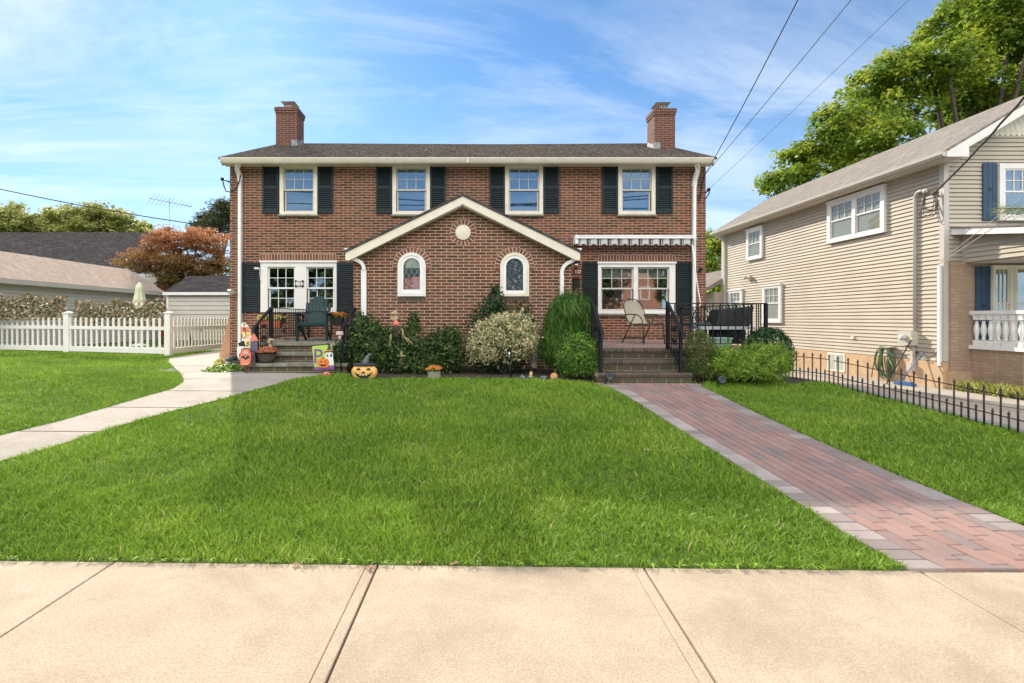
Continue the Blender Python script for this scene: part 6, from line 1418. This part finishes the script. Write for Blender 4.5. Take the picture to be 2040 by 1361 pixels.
mb = MB(); mb.tube([(x+.03, Y, gz(x, Y)), (x, Y, ZZ(678, Y))], .012, 6); mb.build('stake', M['iron'], t); mb = MB(); mb.obox((x, Y, ZZ(664, Y)), (.12, .09, .07)); mb.lathe([(.02, -.12), (.035, -.06), (.02, -.04)], (x, Y, ZZ(664, Y)), 10); mb.build('lamp_head', mat('lamp_cream', (.55,.48,.42), .5, .1), t, bevel=.008)
x, Y = XX(650, 8.5), 8.5; t = thing('painted_stone', (x, Y, gz(x, Y)), 'small coral painted pumpkin stone at the edge of the concrete walk', 'ornament')
mb = MB(); mb.ball((x, Y, gz(x, Y)+.03), (.08, .05, .055), 14); mb.build('stone', M['p_coral'], t); mb = MB()
for dx in (-.03, .03): mb.ball((x+dx, Y-.045, gz(x, Y)+.055), .012, 8)
mb.build('stone_eye', M['p_black'], t)
# small white post by shrubs
x, Y = XX(1065.5, 9.2), 9.3; t = thing('fluted_pipe', (x, Y, .55), 'short cream fluted pot half hidden between variegated bush and yew', 'pot')
mb = MB(); K = 20; vs = []
for z, r in ((ZZ(732, Y), .05), (ZZ(706, Y), .058)):
    for k in range(K): a = 2*math.pi*k/K; q = r*(1+.12*(k % 2)); vs.append((x+q*math.cos(a), Y+q*math.sin(a), z))
mb.add(vs, [(k, (k+1) % K, K+(k+1) % K, K+k) for k in range(K)]+[tuple(range(K-1, -1, -1)), tuple(range(K, 2*K))]); mb.build('pot', M['p_cream'], t)
# scarecrow in the rose bush
x, Y = XX(792, 8.85), 8.85; t = thing('scarecrow', (x, Y, .56), 'straw scarecrow doll with burlap head and red scarf in the rose bush', 'scarecrow')
st = mat('straw_doll', (.50,.39,.2), .85, .3, 50); burl = mat('burlap', (.62,.48,.27), .85, .15, 90)
mb = MB(); mb.tube([(x+.02, Y+.02, .5), (x, Y+.02, ZZ(636, Y))], .01, 6); mb.tube([(XX(777, Y), Y+.01, ZZ(668, Y)), (XX(812, Y), Y+.01, ZZ(662, Y))], .008, 6); mb.build('stake', M['bark'], t)
mb = MB(); c = (XX(787, Y), Y-.02, ZZ(630, Y)); mb.ball(c, (.075, .06, .105), 16, k=9); mb.build('head', burl, t)
mb = MB(); 
for dx in (-.028, .004): mb.ball((c[0]+dx-.004, c[1]-.058, c[2]+.02), (.007, .006, .013), 8)
mb.ball((c[0]-.016, c[1]-.061, c[2]-.018), (.011, .006, .008), 8); mb.build('face', M['p_black'], t)
mb = MB(); mb.lathe([(.098, .03), (.088, .045), (.055, .075), (.02, .1), (.001, .105)], c, 18); rr = random.Random(6)
for k in range(34): a = rr.uniform(-.6, 3.7); mb.tube([(c[0]+.06*math.cos(a), c[1]+.05*math.sin(a), c[2]+.04), (c[0]+.075*math.cos(a)+.02, c[1]+.05*math.sin(a), c[2]-.03), (c[0]+.08*math.cos(a)+.02, c[1]+.05*math.sin(a), c[2]-.10)], .005, 4)
mb.build('hair', mat('tan_hair', (.33,.24,.14), .9, .3, 60), t)
mb = MB(); 
for k in range(10): a = k*.62; mb.tube([(c[0]+.02, c[1]-.02, c[2]-.07), (c[0]+.03+.05*math.cos(a), c[1]-.02+.03*math.sin(a), c[2]-.15-.03*rr.random())], [.015, .028], 6)
mb.build('scarf', M['p_coral'], t)
mb = MB()
def strands(p, q, n, sp):
    for k in range(n): e = Vector(q)+Vector((rr.uniform(-sp, sp), rr.uniform(-.03, .03), rr.uniform(-sp*.6, sp*.6))); m_ = Vector(p).lerp(e, .5)+Vector((rr.uniform(-.01, .01), 0, rr.uniform(0, .02))); mb.tube([p, m_, e], .0035, 4)
S = lambda px, py: (XX(px, Y), Y-.06, ZZ(py, Y))
strands(S(802, 655), S(806, 675), 12, .02); strands(S(806, 670), S(820, 685), 9, .05); strands(S(780, 665), S(778, 680), 10, .025); strands(S(779, 678), S(777, 690), 6, .03); strands(S(800, 700), S(801, 716), 14, .03); strands(S(800, 712), S(801, 732), 14, .07)
mb.ball(S(800, 704), (.03, .025, .04), 10); mb.tube([S(792, 709), S(809, 708)], .012, 6); mb.build('straw', st, t)
# terracotta board leaning at the house corner (left)
t = thing('leaning_board', (XX(452, 12), 12, .6), 'tan board leaning against the left corner of the brick house', 'board')
mb = MB(); mb.prism([(HX0-.42, .55), (HX0-.02, .55), (HX0-.02, 2.0), (HX0-.06, 2.0)], 'y', 12.25, 12.28); mb.build('board', mat('cardboard', (.50,.27,.15), .8, .15, 6), t)
rect = thing('drain_elbow', (XX(460, 11.3), 11.4, .6), 'dark green drain pipe lying at the foot of the left downspout', 'pipe'); mb = MB(); mb.tube([(XX(478, 11.9), 11.85, .72), (XX(462, 11.3), 11.4, .66), (XX(446, 11), 11.1, .62)], .05, 10); mb.build('pipe', M['teal2'] if 'teal2' in M else M.setdefault('teal2', mat('green_pipe', (.03,.07,.06), .5, .2)), rect)
# yellow little plant at walk corner
x, Y = XX(447, 10.6), 10.4; t = thing('yellow_plant', (x, Y, .6), 'small pale yellow flowering plant at the corner of the concrete walk', 'plant'); mums(t, (x, Y, gz(x, Y)), .12, .14, 120, 'mum_y', size=.05); greens(t, (x, Y, gz(x, Y)), .14, .12, 160)

# --- fallen leaves on lawn and walk
for i, (px, py) in enumerate(((500, 800), (1288, 905), (838, 1122), (590, 1128), (736, 1135), (280, 742), (905, 1126))):
    x, y = G(px, py); t = MB(); z = gz(x, y)+(.04 if py < 1115 else .008); a = i*1.7; s = .035
    vs = [(x+s*r*math.cos(a+k*.7), y+s*r*math.sin(a+k*.7), z+.008*((k*7+i) % 3)) for k, r in enumerate((1, .45, .9, .4, 1, .4, .9, .5, .8))]; t.add([(x, y, z+.004)]+vs, [(0, k+1, (k+1) % 9+1) for k in range(9)])
    where = ('on the lawn left of centre below the pumpkin', 'on the lawn right of centre beside the brick path', 'on the sidewalk edge at mid frame', 'on the sidewalk edge at the left', 'in the sidewalk joint', 'on the far left lawn near the walk', 'on the sidewalk edge right of the joint')[i]
    o = t.build('fallen_leaf', mat('dry_leaf', (.38,.25,.14), .8, .3, 60) if i == 0 else bpy.data.materials['dry_leaf'], recalc=False); tag(o, 'curled dry brown leaf lying ' + where, 'leaf', 'fallen dry leaves')

# --- trees --------------------------------------------------------------------------------------
def tb(px0, px1, py0, py1, Y, ry=None): b = list(sz(px0, px1, py0, py1, Y)); b[4] = ry or b[3]; return tuple(b)
YT = 27
tree('maple_tree', 'big sunlit yellow green maple rising behind the tan house', (XX(1950, YT), YT, 0),
     [tb(1930, 2080, -20, 110, YT), tb(1830, 1960, 60, 200, YT), tb(1690, 1850, 110, 240, YT+1), tb(1620, 1760, 190, 330, YT+1), tb(1555, 1650, 280, 370, YT+2), tb(1525, 1600, 330, 400, YT+2), tb(1700, 1830, 230, 370, YT-1), tb(1930, 2120, 120, 230, YT+1), tb(1850, 1990, -10, 80, YT+2), tb(1990, 2200, -60, 140, YT), tb(1640, 1720, 300, 390, YT+3), tb(1850, 1960, 150, 260, YT+2)],
     M['lf_maple'], nclump=820, per=95, cr=.66, lsize=.24, tr=.38, th=6.5, shell=.62, limbs=2)
tree('rear_tree', 'bright green tree in the gap between the brick and tan houses', (XX(1420, 34), 34, 0),
     [tb(1395, 1450, 450, 540, 34), tb(1385, 1440, 500, 610, 34), tb(1400, 1460, 560, 640, 33), tb(1360, 1420, 540, 640, 35)], M['lf_maple'], nclump=130, per=80, cr=.6, lsize=.24, tr=.16, th=2.5, shell=.6)
for i, (x0, x1, y0, lab) in enumerate(((-30, 75, 408, 'leftmost leafy tree beyond the dark roof'), (70, 190, 402, 'pale leafy tree beyond the dark roof, second from the left'), (165, 255, 396, 'tallest leafy tree beyond the dark roof'), (240, 310, 443, 'lowest leafy tree beyond the dark roof near the antenna'))):
    Yt = 52+i*2; tree('broadleaf_tree', lab, (XX((x0+x1)/2, Yt), Yt, 0), [tb(x0, x1, y0+12, 480, Yt), tb(x0+(x1-x0)*.25, x1-(x1-x0)*.2, y0, 460, Yt+1), tb(x0, x0+(x1-x0)*.5, y0+20, 500, Yt-1), tb(x0+(x1-x0)*.5, x1+5, y0+26, 500, Yt)], M['lf_far'], nclump=130, per=85, cr=.85, lsize=.34, tr=.3, th=4, group='trees beyond the dark roof')
tree('spruce_tree', 'dark ragged evergreen rising left of the brick house corner', (XX(440, 42), 42, 0), [tb(418, 480, 398, 460, 42), tb(378, 430, 428, 470, 42), tb(395, 470, 420, 480, 43), tb(432, 470, 392, 430, 42)], M['lf_dark'], nclump=130, per=90, cr=.55, lsize=.24, asp=.3, tr=.2, th=6)
tree('japanese_maple', 'spreading red and bronze japanese maple beside the brick house', (XX(372, 25.6), 25.6, .4),
     [tb(300, 385, 462, 505, 25.5), tb(350, 465, 455, 505, 25.5), tb(240, 330, 500, 548, 25.3, .9), tb(290, 420, 500, 560, 25.6), tb(380, 475, 490, 570, 25.8), tb(262, 330, 478, 520, 25.8, .8), tb(310, 350, 450, 480, 26, .7), tb(330, 440, 540, 585, 26)],
     M['lf_red'], nclump=420, per=90, cr=.5, lsize=.12, tr=.17, th=2.0, shell=.6, asp=.4, zsq=.32, topred=True)
# evergreen twig entering at the right edge near the tan house window
t = thing('evergreen_branch', (12.0, 10.2, 3.0), 'pale evergreen bough poking in at the right edge before the tan house window', 'branch')
Yb = 8.6; mb = MB(); b0 = Vector((XX(2120, Yb), Yb, ZZ(425, Yb))); b1 = Vector((XX(1985, Yb), Yb, ZZ(416, Yb))); mb.tube([b0, b0.lerp(b1, .5)+Vector((0, 0, .05)), b1], [.02, .012, .004], 6); 
for k in range(14): p = b0.lerp(b1, k/14); mb.tube([p, p+Vector((-.12, .05*(-1)**k, .08*(-1)**k-.03))], [.006, .002], 4)
mb.build('twig', M['bark'], t, recalc=False); n = 1300; u = RNG.random(n); p = np.array(b0)[None]+np.array(b1-b0)[None]*u[:, None]+np.stack([RNG.normal(0, .05, n), RNG.normal(0, .07, n), RNG.normal(0, .06, n)-.06*u*0-.05*RNG.random(n)], 1)
leaves('needles', p, RNG.normal(0, 1, (n, 3)), .05+.02*RNG.random(n), .12, M['lf_yew'] if False else M['lf_lily'], t, RNG.random(n)*.7, np.tile([[-1, 0, .1]], (n, 1)))
# trees and a brick house across the street, behind the camera: they show in the panes
t = thing('opposite_house', (15.5, -26, 0), 'brick house with pitched roof across the street, mirrored in the window panes', 'house')
mb = MB(); mb.box(11.5, 20, -34, -26, 0, 6.6); mb.build('wall', M['brick_far'], t); mb = MB(); mb.prism([(-25.6, 6.6), (-34.4, 6.6), (-30, 9.0)], 'x', 11.2, 20.3); mb.build('roof', M['roof_dark'], t)
mb = MB()
for x in (12.8, 15.4, 18.2):
    for z in (1.0, 3.6): mb.ring([(x-.5, z), (x+.5, z), (x+.5, z+1.3), (x-.5, z+1.3)], [(x-.42, z+.08), (x+.42, z+.08), (x+.42, z+1.22), (x-.42, z+1.22)], 'y', -25.99, -25.95)
mb.build('window', M['white2'], t)
for i, (x, lab) in enumerate(((-21.5, 'farthest left street tree opposite the duplex'), (-16.5, 'second street tree opposite the duplex'), (-11.5, 'third street tree opposite the duplex'), (22.5, 'street tree right of the opposite brick house'), (11.0, 'street tree left of the opposite brick house'))):
    tree('street_tree', lab, (x, -24, 0), [(x, -24, 5, 3.6, 3, 3), (x+1.5, -24.5, 7.5, 2.6, 2, 2.2), (x-1.8, -24.5, 6.5, 2.4, 2, 2.6)], M['lf_rose'], nclump=90, per=60, cr=.9, lsize=.45, tr=.3, th=2.5, group='trees across the street')

# --- overhead cables --------------------------------------------------------------------------------
def cable(a, b, sag, r, lab, m='iron', ext=2.2, wob=0):
    a, b = Vector(a), Vector(b); e = a+(b-a)*ext; pts = []
    for k in range(31): f = k/30; q = a.lerp(e, f); pts.append(q-Vector((0, 0, sag*4*f*(1-f)))+Vector((wob*math.sin(k*2.1), 0, wob*math.cos(k*1.7))))
    mb = MB(); mb.tube(pts, r, 6); o = mb.build('overhead_cable', M[m], recalc=False); return tag(o, lab, 'cable', 'overhead service cables')
def exitp(px, py, Y): return (XX(px, Y), Y, ZZ(py, Y))
cable(exitp(1404, 349, 11.75), exitp(1574, 0, 7), .22, .009, 'leftmost service cable, reaching the brick house roof corner'); cable(exitp(1405, 347, 11.75), exitp(1684, 0, 7), .1, .0065, 'middle service cable climbing from the brick house corner'); cable(exitp(1411, 378, 11.95), exitp(1796, 0, 7), .1, .0035, 'thin rightmost service cable from the brick house bracket')
cable((RX-.08, 11.5, 4.55), exitp(2040, 165, 8.2), .25, .02, 'thick twisted service cable to the tan house weatherhead', 'rust', 2.2, .006)
cable((RX-.06, 11.33, 2.95), exitp(2040, 388, 9.3), .02, .007, 'upper thin cable to the tan house corner', 'steel', 2.2); cable((RX-.06, 11.33, 2.9), exitp(2040, 410, 9.4), .02, .007, 'lower thin cable to the tan house corner', 'steel', 2.2)
cable((XX(458, 13), 13, ZZ(456, 13)), exitp(0, 367, 13), .15, .013, 'cable crossing the sky left of the brick house', ext=1.5)

# street cables behind the camera; the upstairs panes mirror them
for z0, z1, lab in ((9.9, 8.3, 'highest street cable mirrored in the upstairs panes'), (8.8, 9.2, 'middle street cable mirrored in the upstairs panes'), (8.0, 9.6, 'lowest street cable mirrored in the upstairs panes')):
    mb = MB(); mb.tube([(x, -5.2, z0+(z1-z0)*(x+16)/32-.5*(1-(x/16)**2)) for x in np.linspace(-16, 16, 25)], .035, 6); tag(mb.build('street_cable', M['iron'], recalc=False), lab, 'cable', 'cables along the street')
# ================= LIGHT, SKY, CAMERA ===========================================================
SUN = Vector((-.5, 1.0, .70)).normalized()
elev = math.asin(SUN.z); az = math.atan2(SUN.x, SUN.y)
w = bpy.data.worlds.new('World'); SC.world = w; w.use_nodes = True; t = w.node_tree; bg = t.nodes['Background']
sky = N(t, 'ShaderNodeTexSky', sky_type='NISHITA', sun_disc=False, sun_elevation=elev, sun_rotation=az, altitude=0, air_density=1.0, dust_density=.15, ozone_density=2.2)
tc = N(t, 'ShaderNodeTexCoord'); sp = N(t, 'ShaderNodeSeparateXYZ'); t.links.new(tc.outputs['Generated'], sp.inputs[0])
def mth(op, a, b=None, clamp=False):
    n = N(t, 'ShaderNodeMath', operation=op, use_clamp=clamp)
    for i, v in enumerate((a, b)):
        if v is None: continue
        if hasattr(v, 'links'): t.links.new(v, n.inputs[i])
        else: n.inputs[i].default_value = v
    return n.outputs[0]
zc = mth('ADD', mth('MAXIMUM', sp.outputs['Z'], 0.0), .14)
cb = N(t, 'ShaderNodeCombineXYZ'); t.links.new(mth('DIVIDE', sp.outputs['X'], zc), cb.inputs[0]); t.links.new(mth('DIVIDE', sp.outputs['Y'], zc), cb.inputs[1])
mp = N(t, 'ShaderNodeMapping'); mp.inputs['Rotation'].default_value = (0, 0, .45); mp.inputs['Scale'].default_value = (.42, .95, 1); t.links.new(cb.outputs[0], mp.inputs['Vector'])
n1 = noise(t, 1.5, 9, .66, mp.outputs[0], 1.1); n2 = noise(t, .45, 3, .5, mp.outputs[0], .3)
cl = mth('MULTIPLY', ramp(t, n1, [(.42, 0), (.62, 1)]), ramp(t, n2, [(.36, .15), (.62, 1)]))
# hazy veil towards the horizon; unseen bright cloud band added behind the camera as facade fill
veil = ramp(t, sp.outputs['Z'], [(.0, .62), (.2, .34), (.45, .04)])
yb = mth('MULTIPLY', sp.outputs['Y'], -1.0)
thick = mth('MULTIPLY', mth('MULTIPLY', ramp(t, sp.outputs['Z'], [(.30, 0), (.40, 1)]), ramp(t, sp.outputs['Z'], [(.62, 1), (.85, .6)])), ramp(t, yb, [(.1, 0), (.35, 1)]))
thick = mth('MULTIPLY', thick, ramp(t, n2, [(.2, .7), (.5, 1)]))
wisp = mth('MULTIPLY', cl, .75, True)
skyc = mixc(t, 1.0, sky.outputs[0], SKY_TINT, 'MULTIPLY')
fin = mixc(t, mth('MULTIPLY', thick, FILL_CLOUD_MIX), mixc(t, wisp, mixc(t, veil, skyc, CLOUD_COL), CLOUD_WHITE), FILL_CLOUD_COL); t.links.new(fin, bg.inputs['Color']); bg.inputs['Strength'].default_value = SKY_STR
L = bpy.data.lights.new('sun', 'SUN'); L.energy = SUN_STR; L.angle = math.radians(.53); L.color = (1, .90, .76)
lo = bpy.data.objects.new('sun', L); COL.objects.link(lo); lo.rotation_euler = SUN.to_track_quat('Z', 'Y').to_euler(); lo.location = (-20, 40, 40)
cam = bpy.data.cameras.new('camera'); co = bpy.data.objects.new('camera', cam); COL.objects.link(co); co.location = (0, 0, H); co.rotation_euler = (math.pi/2, 0, 0)
cam.sensor_width = 36; cam.lens = F/2040*36; cam.shift_x = (1020-CX)/2040; cam.shift_y = -(680.5-CY)/2040; cam.clip_end = 3000; cam.clip_start = .05
SC.camera = co
SC.view_settings.view_transform = 'Standard'; SC.view_settings.look = 'None'; SC.view_settings.exposure = EXPO; SC.view_settings.gamma = 1
SC.cycles.max_bounces = 8; SC.cycles.transparent_max_bounces = 12
